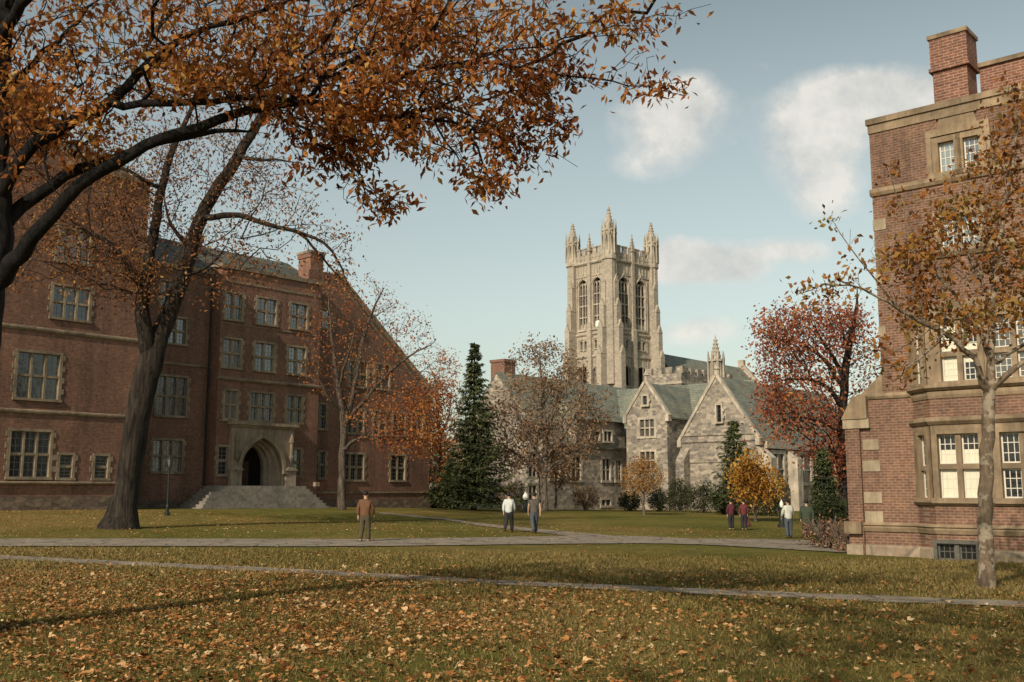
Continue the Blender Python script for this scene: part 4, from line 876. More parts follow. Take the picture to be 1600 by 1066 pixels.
D = np.stack([np.cos(a), np.sin(a), np.abs(til)*.7], 1); D = unit(D); N = unit(np.stack([RNG.normal(0, .45, n), RNG.normal(0, .45, n), np.ones(n)], 1))
L = RNG.gamma(4.5, .0095, n).clip(.02, .115)*np.clip(Y/40, 1, 1.2); P = np.stack([X, Y, gz(X, Y)+RNG.uniform(.008, .045, n)], 1)
V, F = kites(P, D, N, L, L*RNG.uniform(.32, .62, n), .14)
# lobed leaves close to the camera: two side lobes each, slightly curled
nr = np.where(Y < 24)[0]; Vs = [V]; Fs = [F]; idx = [np.arange(n)]; cnt = len(V)
for sg_ in (-1, 1):
    an = sg_*RNG.uniform(.6, 1.0, len(nr)); ca_, sa_ = np.cos(an)[:, None], np.sin(an)[:, None]; Dn, Nn = D[nr], N[nr]; D2 = unit(Dn*ca_+np.cross(Nn, Dn)*sa_+Nn*RNG.uniform(-.1, .35, (len(nr), 1)))
    v2, f2 = kites(P[nr]+np.array([0, 0, .002]), D2, Nn, L[nr]*.72, L[nr]*.4, .1); Vs.append(v2); Fs.append(f2+cnt); cnt += len(v2); idx.append(nr)
V = np.concatenate(Vs); F = np.concatenate(Fs); LT = RNG.random(n)[np.concatenate(idx)]
M['fallen'] = leaf_mat('fallen_leaf', [(0, (.12, .045, .02)), (.3, (.30, .12, .04)), (.6, (.46, .22, .08)), (.85, (.56, .34, .16)), (1, (.62, .45, .26))], .12, .25, .15)
npmesh('fallen_leaves', V, F, M['fallen'], tint=LT, kind='stuff')
# grass blades near the camera
n = 260000; X, Y = on_ground_random(n, 7.8, 34, .55); 
keep = RNG.random(n) < np.clip(14/Y, 0, 1)**1.1; X, Y = X[keep], Y[keep]
pe_t = np.array([G(px_, a_)[:2] for px_, a_, b_ in ((-160,861,868),(0,869,875.5),(400,887.5,895),(800,909.5,916.5),(1200,926,935),(1600,941.5,951),(1800,949,960))]); pe_b = np.array([G(px_, b_)[:2] for px_, a_, b_ in ((-160,861,868),(0,869,875.5),(400,887.5,895),(800,909.5,916.5),(1200,926,935),(1600,941.5,951),(1800,949,960))])
p2a = [G(px_, (a_+b_)/2)[:2] for px_, a_, b_ in ((-160,861,868),(0,869,875.5),(400,887.5,895),(800,909.5,916.5),(1200,926,935),(1600,941.5,951),(1800,949,960))]
p2a = np.array(p2a); yc = np.interp(X, p2a[:, 0], p2a[:, 1]); ok = (Y > np.interp(X, pe_t[:, 0], pe_t[:, 1])-.05) | (Y < np.interp(X, pe_b[:, 0], pe_b[:, 1])+.05); X, Y = X[ok], Y[ok]; ok = Y < 31.5; X, Y = X[ok], Y[ok]; n = len(X)
tuft = .5+.5*np.sin(X*5.1+2*np.sin(Y*3.7))*np.sin(Y*4.3+2*np.sin(X*2.9)); h = RNG.uniform(.02, .06, n)*np.clip(Y/14, 1, 1.5)*(.6+1.0*tuft); a = RNG.uniform(0, 2*math.pi, n); w = RNG.uniform(.006, .012, n)*np.clip(Y/10, 1, 2.2); z0 = gz(X, Y)
B0 = np.stack([X, Y, z0-.004], 1); S = np.stack([np.cos(a), np.sin(a), 0*a], 1)*w[:, None]; T = np.stack([RNG.normal(0, .5, n)*h, RNG.normal(0, .5, n)*h, h], 1)
V = np.stack([B0-S, B0+S, B0+T], 1).reshape(-1, 3)
M['blade'] = leaf_mat('grass_blade', [(0, (.08, .072, .022)), (.4, (.17, .135, .046)), (.7, (.25, .19, .075)), (1, (.33, .23, .11))], .25, .12, .6)
npmesh('grass', V, np.arange(n*3).reshape(-1, 3), M['blade'], tint=RNG.uniform(.1, .9, n), kind='stuff')

# ================================================================== TREES
class Skel:
    def __init__(s): s.p = []; s.par = []; s.pl = []; s.rmin = []
    def add(s, p, par, rmin=0):
        s.p.append(np.array(p, float)); s.par.append(par); s.pl.append(0 if par < 0 else s.pl[par]+np.linalg.norm(s.p[-1]-s.p[par])); s.rmin.append(rmin); return len(s.p)-1
def smooth_poly(P, step):
    P = np.array(P, float); d = np.r_[0, np.cumsum(np.linalg.norm(np.diff(P[:, :3], axis=0), axis=1))]; n = max(3, int(d[-1]/step)+1); t = np.linspace(0, d[-1], n)
    Q = np.stack([np.interp(t, d, P[:, k]) for k in range(P.shape[1])], 1)
    for _ in range(max(1, int(n/len(P)/2))): Q[1:-1] = (Q[:-2]+2*Q[1:-1]+Q[2:])/4
    return Q
def grow(limbs, targets, bf=.35, step=.6, jit=.08, sag=.0, seed=1):
    rg = np.random.default_rng(seed); sk = Skel()
    for li, L in enumerate(limbs):          # each limb: list of (x, y, z, r)
        Q = smooth_poly(L, step*.8)
        if li == 0: last = sk.add(Q[0][:3], -1, Q[0][3])
        else:
            A = np.array(sk.p); last = int(np.argmin(np.linalg.norm(A-Q[0][:3], axis=1)))
        for q in Q[1:]: last = sk.add(q[:3]+rg.normal(0, jit*.15, 3), last, q[3])
    base = len(sk.p); T = np.asarray(targets); A = np.array(sk.p); d0 = np.array([np.min(np.linalg.norm(A-t, axis=1)) for t in T]); order = np.argsort(d0); tips = []
    cap = len(A)+len(T)*12; PA = np.zeros((cap, 3)); PL = np.zeros(cap); nn = len(sk.p); PA[:nn] = A; PL[:nn] = sk.pl
    for ti in order:
        t = T[ti]; c = np.linalg.norm(PA[:nn]-t, axis=1)+bf*PL[:nn]; k = int(np.argmin(c)); s = PA[k].copy(); d = t-s; L = np.linalg.norm(d); m = min(9, max(1, int(L/step)))
        par = k; bend = rg.normal(0, .12*L, 3); bend[2] = abs(bend[2])*.8+.04*L
        for j in range(1, m+1):
            f = j/m; p = s+d*f+bend*math.sin(math.pi*f)*.6+(rg.normal(0, jit*step, 3) if j < m else 0); p[2] -= sag*L*f*f
            par = sk.add(p, par); 
            if nn < cap: PA[nn] = p; PL[nn] = sk.pl[-1]; nn += 1
        tips.append(par)
    return sk, tips, base
def radii(sk, r0, e=2.3):
    n = len(sk.p); acc = np.zeros(n); ch = [[] for _ in range(n)]; r = np.zeros(n)
    for i, p in enumerate(sk.par):
        if p >= 0: ch[p].append(i)
    for i in range(n-1, -1, -1):
        v = acc[i]**(1/e) if acc[i] > 0 else r0
        r[i] = sk.rmin[i] if sk.rmin[i] > 0 else v
        if sk.par[i] >= 0: acc[sk.par[i]] += v**e
    return r, ch
def tube_mesh(sk, r, ch, nmax=10, rcut=.03, flare=None):
    VS = []; FS = []; off = 0; n = len(sk.p); P = np.array(sk.p)
    stack = [(0, -1)]
    while stack:
        start, par = stack.pop(); chain = ([par] if par >= 0 else [])+[start]; cur = start
        while ch[cur]:
            cs = sorted(ch[cur], key=lambda i: -r[i]); 
            for c in cs[1:]: stack.append((c, cur))
            cur = cs[0]; chain.append(cur)
        if len(chain) < 2: continue
        rr = r[chain].copy()
        if par >= 0: rr[0] = min(rr[0], rr[1]*1.15)
        Q = P[chain]; k = nmax if rr.max() > .15 else (6 if rr.max() > rcut else (4 if rr.max() > .015 else 3))
        T = np.gradient(Q, axis=0); T = unit(T); ref = np.tile(np.array([[.13, .95, .1]]), (len(T), 1)); ref[np.abs((T*ref).sum(1)) > .9] = (0, 0, 1)
        A = unit(np.cross(T, ref)); B = np.cross(T, A); an = 2*np.pi*np.arange(k)/k
        mod = 1+.07*np.sin(an*3+Q[:, 2:3]*.7)*(rr[:, None] > .12)
        V = Q[:, None, :]+(rr[:, None]*mod)[:, :, None]*(np.cos(an)[None, :, None]*A[:, None, :]+np.sin(an)[None, :, None]*B[:, None, :])
        VS.append(V.reshape(-1, 3)); m = len(Q); I = off+np.arange(m*k).reshape(m, k); J = np.roll(I, -1, axis=1)
        FS.append(np.stack([I[:-1], J[:-1], J[1:], I[1:]], -1).reshape(-1, 4)); off += m*k
    return np.concatenate(VS), np.concatenate(FS)
def rosettes(T, per, spread, size, rg, updown=-.3, out=None, wr=.5):
    T = np.repeat(np.asarray(T), per, axis=0); n = len(T); P = T+rg.normal(0, spread, (n, 3)); D = rg.normal(0, 1, (n, 3)); D[:, 2] += updown*1.5
    D = unit(D); N = rg.normal(0, 1, (n, 3))+np.array([0, -.3, .8]); N = unit(N-D*(N*D).sum(1)[:, None]); L = rg.uniform(.65, 1.2, n)*size
    V, F = kites(P, D, N, L, L*rg.uniform(wr*.8, wr*1.2, n), .08); return V, F
def blob(rg, c, rad, n, shell=.5):
    d = unit(rg.normal(0, 1, (n, 3))); q = rg.random(n)**(1/3.); q = shell*np.maximum(q, .6)+(1-shell)*q; return np.asarray(c)+d*q[:, None]*np.asarray(rad)
def px_targets(rg, regions, minz=None):
    """regions: (px, py, rx, ry, Y, dY, n)"""
    out = []
    for (cx, cy, rx, ry, Y, dY, n) in regions:
        a = rg.uniform(0, 2*math.pi, n); q = np.sqrt(rg.random(n))
        for i in range(n): out.append(pt(cx+rx*q[i]*math.cos(a[i]), cy+ry*q[i]*math.sin(a[i]), Y+rg.uniform(-dY, dY)))
    return np.array(out)
def tree(label, cat, name, base, limbs, targets, r0, bark, leafm, per, spread, size, bf=.35, step=.6, jit=.12, sag=0, seed=1, nmax=10, updown=-.3, extra=None, group=None, tipfrac=1.0, wr=.5, mids=0.0, rootflare=None, clump=0, cfreq=1.0):
    rg = np.random.default_rng(seed); e = empty(name, tuple(base), 0, label, cat, group)
    sk, tips, b0 = grow(limbs, targets, bf, step, jit, sag, seed); r, ch = radii(sk, r0)
    if rootflare:
        for i in range(len(r)):
            hgt = sk.p[i][2]-base[2]
            if sk.rmin[i] > 0 and hgt < rootflare[0]: r[i] *= 1+rootflare[1]*(1-max(hgt, 0)/rootflare[0])**2
    V, F = tube_mesh(sk, r, ch, nmax); npmesh('trunk', V, F, M[bark], e, smooth=True, loc=base)
    P = np.array(sk.p); tp = P[tips]; 
    if tipfrac < 1: tp = tp[rg.random(len(tp)) < tipfrac]
    if mids > 0:
        md = P[b0:]; rr = r[b0:]; md = md[(rr < r0*4) & (rg.random(len(md)) < mids)]; tp = np.concatenate([tp, md])
    if clump > 0:
        q = tp*cfreq; nf = np.sin(q[:, 0]*2.1+1.7*np.sin(q[:, 2]*1.9+.5))+np.sin(q[:, 1]*1.6+1.2*np.sin(q[:, 0]*2.7+1))+np.sin(q[:, 2]*3.1+1.5*np.sin(q[:, 0]*1.3)); th_ = np.quantile(nf, clump); tp = tp[(nf > th_) | (rg.random(len(tp)) < .12)]
    if extra is not None: tp = extra(tp)
    if len(tp) and per:
        V, F = rosettes(tp, per, spread, size, rg, updown, wr=wr); tn = np.repeat(rg.normal(.5, .16, len(tp)), per)+rg.normal(0, .14, len(F)); npmesh('crown', V, F, M[leafm], e, tint=np.clip(tn, 0, 1), loc=base)
    return e
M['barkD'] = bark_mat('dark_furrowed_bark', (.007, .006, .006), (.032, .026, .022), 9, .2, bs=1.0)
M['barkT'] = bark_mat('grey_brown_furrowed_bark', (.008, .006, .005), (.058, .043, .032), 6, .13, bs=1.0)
M['barkM'] = bark_mat('brown_grey_bark', (.03, .023, .017), (.14, .11, .085), 5, .2)
M['barkG'] = bark_mat('grey_bark', (.09, .07, .055), (.2, .165, .13), 5, .3)
M['barkP'] = bark_mat('pale_mottled_bark', (.12, .088, .062), (.24, .175, .12), 9, .35, blotch=(.33, .27, .2))
M['leafO'] = leaf_mat('orange_leaf', [(0, (.12, .04, .018)), (.3, (.25, .085, .032)), (.6, (.38, .145, .045)), (.85, (.54, .25, .065)), (1, (.6, .37, .12))], .35, .35, .7)
M['leafB'] = leaf_mat('brown_leaf', [(0, (.08, .038, .022)), (.4, (.19, .082, .042)), (.75, (.31, .135, .055)), (1, (.38, .24, .07))], .3, .3, .5)
M['leafT'] = leaf_mat('tan_brown_leaf', [(0, (.13, .078, .048)), (.4, (.24, .145, .085)), (.75, (.33, .2, .115)), (1, (.4, .26, .14))], .3, .2, .5)
M['leafR'] = leaf_mat('dark_red_leaf', [(0, (.16, .045, .03)), (.4, (.32, .10, .06)), (.75, (.44, .17, .075)), (1, (.52, .3, .1))], .35, .22, .5)
M['leafA'] = leaf_mat('amber_leaf', [(0, (.2, .08, .02)), (.4, (.4, .19, .04)), (.75, (.55, .32, .07)), (1, (.5, .42, .1))], .35, .4, .7)
M['leafS'] = leaf_mat('pale_orange_leaf', [(0, (.18, .09, .03)), (.5, (.38, .2, .065)), (1, (.5, .3, .1))], .35, .3, .4)
M['leafQ'] = leaf_mat('brown_green_leaf', [(0, (.1, .04, .018)), (.3, (.24, .09, .03)), (.6, (.36, .16, .045)), (.85, (.3, .2, .05)), (1, (.17, .15, .045))], .35, .45, .7)
M['leafE'] = leaf_mat('red_orange_leaf', [(0, (.16, .045, .02)), (.4, (.34, .11, .04)), (.75, (.44, .19, .06)), (1, (.48, .26, .09))], .35, .3, .4)
M['needle'] = leaf_mat('dark_needles', [(0, (.02, .028, .016)), (.5, (.075, .09, .04)), (1, (.17, .17, .07))], .1, .5, .6)
M['shrub'] = leaf_mat('dark_shrub_leaf', [(0, (.015, .02, .012)), (.5, (.045, .055, .025)), (1, (.10, .10, .045))], .15, .7, .6)
M['dry'] = leaf_mat('dry_shrub_leaf', [(0, (.13, .07, .045)), (.5, (.25, .14, .09)), (1, (.35, .22, .15))], .2, .7, .4)
M['leafH'] = leaf_mat('distant_leaf', [(0, (.06, .045, .03)), (.5, (.13, .09, .05)), (1, (.22, .14, .07))], .2, .12, .8)
LS = [.85]
def L_(pts, Y=None):    # (px, py, Y, r in px) -> world limb
    out = []
    pts = list(pts[:-1])+[(*pts[-1][:3], min(pts[-1][3], .7))]
    for q in pts:
        y = q[2]; p = pt(q[0], q[1], y); out.append((*p, q[3]*y/FPX*LS[0]))
    return out
# --- 1 foreground tree, trunk beside the left edge
Y0 = 12.5; rg = np.random.default_rng(11)
bx = pt(-75, 900, Y0); base = np.array([bx[0], Y0, float(gz(bx[0], Y0))])
limbs = [[(base[0], Y0, base[2]-.3, .42)]+L_([(-62,800,Y0,36),(-45,620,Y0,33),(-22,480,Y0,30),(-4,380,Y0,28),(-6,250,Y0,20),(0,120,Y0,17),(10,0,Y0,15),(24,-160,Y0,12),(40,-340,Y0,8),(60,-520,Y0,5)]),
 L_([(-12,455,Y0,20),(30,395,12.2,17),(70,350,12,15),(110,303,11.9,14),(160,265,11.9,13),(215,232,11.9,12),(290,205,12,11),(350,187,12,10),(400,168,12,8.5),(470,160,12,7),(530,163,12,6),(600,190,12,4.5),(680,180,12,3.2),(760,215,12.1,2.3)]),
 L_([(-4,360,Y0,15),(40,315,12.8,14),(85,282,12.9,12),(150,258,13,11),(210,232,13,9),(280,215,13,7),(340,200,13.2,5),(420,210,13.4,3.5)]),
 L_([(-6,320,Y0,16),(20,265,12.3,15),(55,222,12.2,13),(110,198,12.2,13),(160,168,12.2,12),(205,128,12.2,10),(245,88,12.2,9),(290,50,12.2,7.5),(340,40,12.2,6),(420,15,12.2,5),(520,-20,12.2,4)]),
 L_([(165,165,12.2,8),(230,160,12.1,7.5),(300,161,12,7),(380,152,12,6),(460,150,12,5),(540,150,12,4.5),(620,118,11.9,3.5),(700,98,11.8,3)]),
 L_([(2,150,Y0,8),(50,100,12.9,6),(115,38,13.2,4.5),(170,-20,13.5,3)]),
 L_([(540,150,12,4),(600,125,11.9,3.6),(680,104,11.8,3.2),(760,96,11.7,3),(850,112,11.7,2.4),(930,124,11.7,1.7),(1010,135,11.7,1.2),(1072,149,11.7,.7)]),
 L_([(700,98,11.8,2.4),(780,85,11.7,2),(880,62,11.7,1.5),(980,38,11.7,1.1),(1050,22,11.7,.8),(1112,4,11.7,.5)]),
 L_([(560,180,12,4),(630,185,12,3.3),(700,170,12,2.8),(740,130,12,2.4),(780,100,12,2)]),
 L_([(640,168,12,2.6),(720,170,12.1,2),(780,200,12.1,1.5),(830,225,12.1,1),(900,262,12.1,.6)]),
 L_([(-2,60,Y0,12),(80,-60,11,9),(200,-190,9,7),(340,-330,7,6),(500,-520,5,6)]),
 L_([(8,0,Y0,11),(120,-120,13,8),(260,-230,14,6),(430,-330,15,4.5),(600,-380,16,3)]),
 [(-5.6, 10, 8.5, .16), (-4.5, 6, 9.2, .13), (-2.5, 3, 9.3, .1), (0, 0, 9.2, .06)],
 L_([(200,-190,9,6),(420,-300,8,5),(700,-420,7.5,4),(950,-480,7,3)])]
reg = [(60,60,110,110,12.5,1.8,125),(90,190,100,60,12.8,1.2,120),(30,130,50,80,12.6,1.5,90),(200,40,150,80,12.4,1.8,150),(200,130,150,60,12.6,1.6,110),(360,70,140,90,12.2,1.6,280),(500,60,150,80,12,1.5,320),(470,150,120,45,12,1.2,160),(620,60,140,85,12,1.4,300),(600,175,110,55,12,1,180),
 (720,60,110,70,11.9,1.2,170),(680,210,70,35,12,.6,60),(760,150,100,55,12,1,120),(820,60,90,60,11.8,.9,85),(860,120,80,32,11.8,.5,60),(960,35,80,28,11.7,.5,42),(950,128,60,16,11.7,.25,22),(1040,135,34,13,11.7,.15,12),(1050,30,40,16,11.7,.2,10),(990,95,40,22,11.7,.3,11),
 (760,235,50,50,12,.4,90),(830,245,36,26,12.1,.2,24),(770,285,32,20,12.1,.2,34),(860,190,50,24,12,.3,30),(540,230,40,40,12.1,.4,60),(560,290,34,36,12,.3,48),(610,318,26,16,12,.2,22),(500,250,40,30,12,.4,30),(500,215,60,25,12.1,.5,26),(700,235,50,24,12,.4,24),(40,210,50,60,12.7,1.2,60),(120,220,80,30,12.8,1.2,40),
 (300,120,120,40,12.2,1.6,90),(650,-60,260,50,12,1.6,110),(250,-70,260,60,12.2,1.8,120)]
T = px_targets(rg, reg)
hi = np.concatenate([blob(rg, (-4.5, 9, 10.5), (4.5, 4.5, 2.6), 260), blob(rg, (.2, 6.0, 9.2), (4.6, 3.0, 1.8), 380), blob(rg, (-1.2, 1.2, 9.2), (3.0, 2.6, 1.3), 620), blob(rg, (-3, 15.5, 11), (5, 3, 2.4), 160), blob(rg, (2.2, 9.8, 9.8), (3.6, 1.9, 1.2), 320), blob(rg, (-2.8, -1.8, 9.0), (3.0, 2.4, 1.4), 620), blob(rg, (-10, 5, 10.5), (4, 3.5, 2), 420)])  # out-of-view crown, much of it added overhead to shade the lawn
hi = hi[(hi[:, 2]-CAMZ) > .56*hi[:, 1]+.4]
T = np.concatenate([T, hi])
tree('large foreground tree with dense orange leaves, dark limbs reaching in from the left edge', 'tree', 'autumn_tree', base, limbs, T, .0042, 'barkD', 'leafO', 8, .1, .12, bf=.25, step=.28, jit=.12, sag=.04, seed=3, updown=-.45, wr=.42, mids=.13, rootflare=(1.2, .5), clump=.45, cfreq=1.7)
# --- 2 big leaning tree on the lawn at the left
LS[0] = .76
rg = np.random.default_rng(12); g = G(188, 826); Yt = g[1]; base = g
limbs = [[(g[0], g[1], g[2]-.4, .72)]+L_([(192,800,Yt,25),(200,760,Yt,24),(207,700,Yt,24),(215,650,Yt,24),(226,600,Yt,26),(238,560,Yt,25),(252,520,Yt,19),(270,475,Yt,17),(288,430,Yt,16),(297,390,Yt,15),(310,345,Yt,14),(335,300,Yt,13),(365,255,Yt,12),(390,215,Yt,10),(410,180,Yt,9),(428,140,Yt,7),(450,95,Yt,6),(475,40,Yt,4.5),(490,-40,Yt,3)]),
 L_([(236,560,Yt,16),(226,520,Yt-.5,16),(222,480,Yt-.8,15),(226,440,Yt-1,13),(236,390,Yt-1,11),(244,330,Yt-1,9.5),(255,280,Yt-1,8),(268,235,Yt-1,7),(290,190,Yt-1,5),(315,130,Yt-1,4),(330,60,Yt-1,3)]),
 L_([(312,345,Yt,7),(335,337,Yt-.6,7),(365,335,Yt-1,6.2),(395,342,Yt-1.2,5.5),(430,354,Yt-1.5,4.6),(462,362,Yt-1.6,4),(495,372,Yt-1.8,3.4),(520,392,Yt-1.9,2.8),(536,420,Yt-2,2.2),(546,450,Yt-2,1.5)]),
 L_([(465,362,Yt-1.6,3),(490,385,Yt-1.5,2.6),(515,415,Yt-1.3,2.2),(535,440,Yt-1.2,1.6),(560,465,Yt-1,1)]),
 L_([(228,455,Yt-1,8),(205,420,Yt-1.6,6),(180,385,Yt-2,5),(140,360,Yt-2.4,4),(90,350,Yt-2.6,3)]),
 L_([(250,300,Yt-1,5),(225,280,Yt-1.6,4),(190,262,Yt-2,3.4),(150,255,Yt-2.4,2.6)]),
 L_([(300,385,Yt,6),(280,370,Yt+1,4.5),(262,345,Yt+1.5,3.5),(255,300,Yt+2,2.5)]), L_([(290,430,Yt,4),(315,425,Yt-1,3),(345,400,Yt-1.5,2.4),(360,370,Yt-2,1.8)]),
 L_([(372,245,Yt,5),(400,250,Yt-1,3.6),(430,250,Yt-1.5,2.8),(470,255,Yt-2,2)])]
reg = [(60,300,90,80,Yt-1,3,130),(150,330,90,90,Yt-1,3,200),(230,350,80,90,Yt,3,150),(230,240,90,60,Yt,3,100),(330,250,90,60,Yt,3,80),(400,280,70,50,Yt-.5,2.5,60),(60,400,70,50,Yt-2,2,60),(170,430,80,40,Yt-1,2,70),(230,440,30,40,Yt-1.5,1,40),(330,430,60,50,Yt-1,2,50),
 (440,330,60,40,Yt-1.5,1.5,45),(520,400,40,50,Yt-2,1,40),(330,150,120,70,Yt,3,80),(450,120,80,80,Yt,3,60),(330,370,50,30,Yt,2,30),(410,400,50,35,Yt-1,1.5,22)]
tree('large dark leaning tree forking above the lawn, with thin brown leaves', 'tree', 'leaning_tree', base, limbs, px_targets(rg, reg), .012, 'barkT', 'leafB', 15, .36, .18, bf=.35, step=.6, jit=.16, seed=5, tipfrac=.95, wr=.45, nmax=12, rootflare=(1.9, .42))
# --- 3 tree in front of the brick hall
LS[0] = .9
rg = np.random.default_rng(13); g = G(533, 797); Yt = g[1]
limbs = [[(g[0], g[1], g[2]-.3, .36)]+L_([(534,760,Yt,7),(536,700,Yt,6.5),(538,672,Yt,6.5),(533,630,Yt,5),(526,590,Yt,4),(520,540,Yt,3),(515,490,Yt,2),(512,450,Yt,1.2)]),
 L_([(537,672,Yt,5.5),(549,630,Yt,4.6),(556,590,Yt,4),(565,540,Yt,3.2),(580,490,Yt,2.4),(600,450,Yt,1.4)]),
 L_([(538,665,Yt,4),(565,630,Yt-1,3.2),(600,590,Yt-2,2.6),(640,555,Yt-3,1.8),(680,535,Yt-3.5,1)]),
 L_([(537,705,Yt,4),(550,688,Yt-1,3),(575,682,Yt-1.5,2.6),(610,695,Yt-2,2),(645,706,Yt-2.5,1.3)]),
 L_([(530,640,Yt,3.5),(512,620,Yt-1,2.6),(498,590,Yt-1.5,2),(488,550,Yt-2,1.4)]),
 L_([(545,655,Yt,3),(530,600,Yt-2,2.5),(545,550,Yt-3,2),(560,500,Yt-3.5,1.3)])]
regB = [(520,500,55,60,Yt,2.5,110),(570,480,60,50,Yt,2.5,110),(620,520,60,50,Yt-1,2.5,110),(540,580,60,50,Yt,2.5,110),(600,590,60,45,Yt-1,2.5,90),(670,570,40,40,Yt-2,1.5,50),(495,545,30,60,Yt-1,1.5,50)]
regO = [(620,650,70,40,Yt-2,2,120),(665,640,40,60,Yt-3,2,90),(640,690,55,22,Yt-2.5,1.5,70),(570,650,40,30,Yt-1.5,1.5,40),(680,600,26,40,Yt-3,1.5,40)]
tB = px_targets(rg, regB); tO = px_targets(rg, regO)
def ext(tp):
    P = np.asarray(tp); pxx = 800+FPX*P[:, 0]/P[:, 1]; zz = P[:, 2]; low = zz < pt(0, 615, Yt)[2]; side = pxx > 585
    return P[(low & side) | (rg.random(len(P)) < .34)]
tree('half bare tree with orange lower leaves in front of the brick hall', 'tree', 'bare_tree', g, limbs, np.concatenate([tB, tO]), .011, 'barkM', 'leafE', 13, .36, .2, bf=.45, step=.55, jit=.2, seed=6, extra=ext, nmax=8, wr=.6)
# --- 4 orange-red tree behind, by the hall corner
rg = np.random.default_rng(14); g = G(690, 789); g = pt(690, 789, 92); g[2] = float(gz(g[0], 92)); Yt = 92
limbs = [[(g[0], g[1], g[2]-.3, .3)]+L_([(690,750,Yt,4),(688,700,Yt,3.4),(684,640,Yt,2.6),(680,590,Yt,1.5)]), L_([(688,710,Yt,2.4),(670,680,Yt,1.8),(650,640,Yt,1.2)]), L_([(686,690,Yt,2.2),(702,650,Yt,1.6),(706,610,Yt,1)])]
tree('rust orange tree between the brick hall corner and the spruce', 'tree', 'rust_tree', g, limbs, px_targets(rg, [(680,650,45,60,Yt,2.5,170),(690,720,35,40,Yt,2.5,110),(690,590,30,45,Yt,2,60),(655,700,28,30,Yt,2,50)]), .012, 'barkG', 'leafE', 12, .35, .24, bf=.4, step=.7, seed=8, wr=.6)
# --- 5 broad brown tree at centre
def oak(px, py, Yt, reg, label, name, leaf, per, size, seed, tw=9, top=None, spread=.35, bark='barkG', n=1, lims=None, tip=1.0, group=None, r0=.012):
    rg = np.random.default_rng(seed); g = pt(px, py, Yt); g[2] = float(gz(g[0], Yt)); limbs = []
    for i, L in enumerate(lims): limbs.append(([(g[0], g[1], g[2]-.3, L[0][3]*Yt/FPX*1.25)] if i == 0 else [])+L_([(a, b, Yt+dy, r) for a, b, dy, r in L]))
    return tree(label, 'tree', name, g, limbs, px_targets(rg, [(a, b, rx, ry, Yt+dy, d, n) for a, b, rx, ry, dy, d, n in reg]), r0, bark, leaf, per, spread, size, bf=.38, step=.7, jit=.18, seed=seed, tipfrac=tip, wr=.6, group=group)
oak(849, 797, 88, [(850,580,60,45,0,3,200),(845,635,80,50,0,3.5,330),(800,680,50,50,0,3,180),(890,660,60,50,0,3,220),(850,700,80,40,0,3.5,240),(930,640,26,40,0,2,60),(785,720,28,30,0,2,70),(840,545,30,18,0,2,40),(890,590,30,30,0,2,60)],
 'broad brown leaved tree on the lawn in front of the stone hall', 'brown_tree', 'leafT', 7, .26, 21, lims=[[(850,780,0,6.5),(850,745,0,6),(852,700,0,5),(850,650,0,4),(846,600,0,2.8),(843,550,0,1.4)], [(851,735,0,4),(830,690,-1,3),(805,640,-2,2),(795,600,-2,1.2)], [(852,720,0,4),(880,680,-1,3),(905,640,-1,2),(920,600,-1,1.2)], [(851,745,0,3.5),(815,715,1,2.6),(785,695,1.5,1.6)], [(852,735,0,3.5),(895,705,1,2.4),(930,680,1.5,1.4)], [(852,690,0,3),(870,630,1.5,2.2),(880,580,1.5,1.2)]])
oak(869, 793, 92, [(870,735,32,26,0,2,80),(885,745,22,18,0,1.5,40),(860,715,22,14,0,1.5,30)], 'small amber tree beside the broad brown tree trunk', 'young_tree', 'leafS', 10, .22, 22,
 lims=[[(869,775,0,2.2),(868,750,0,1.6),(866,725,0,1)], [(869,772,0,1.6),(880,750,0,1.2),(888,735,0,.7)]], spread=.3)
oak(1006, 793, 84, [(1006,745,32,22,0,1.6,190),(1006,728,20,14,0,1.4,70),(1000,760,28,12,0,1.4,70)], 'small round pale orange tree before the small stone gable', 'young_tree', 'leafS', 11, .16, 23, lims=[[(1006,785,0,2),(1006,765,0,1.8),(1006,740,0,1)], [(1006,772,0,1),(992,750,0,.6)], [(1006,772,0,1),(1020,748,0,.6)]], spread=.25, r0=.008)
oak(1179, 800, 74, [(1180,755,38,30,0,1.8,170),(1200,765,24,20,0,1.5,70),(1160,740,22,22,0,1.5,50),(1170,720,20,14,0,1.3,24)], 'small amber yellow tree behind the pair in maroon', 'young_tree', 'leafA', 10, .26, 24, lims=[[(1180,790,0,2.2),(1180,770,0,2),(1179,740,0,1.2)], [(1180,775,0,1.3),(1160,755,0,.8)], [(1180,775,0,1.3),(1202,755,0,.8)]], spread=.3, r0=.009)
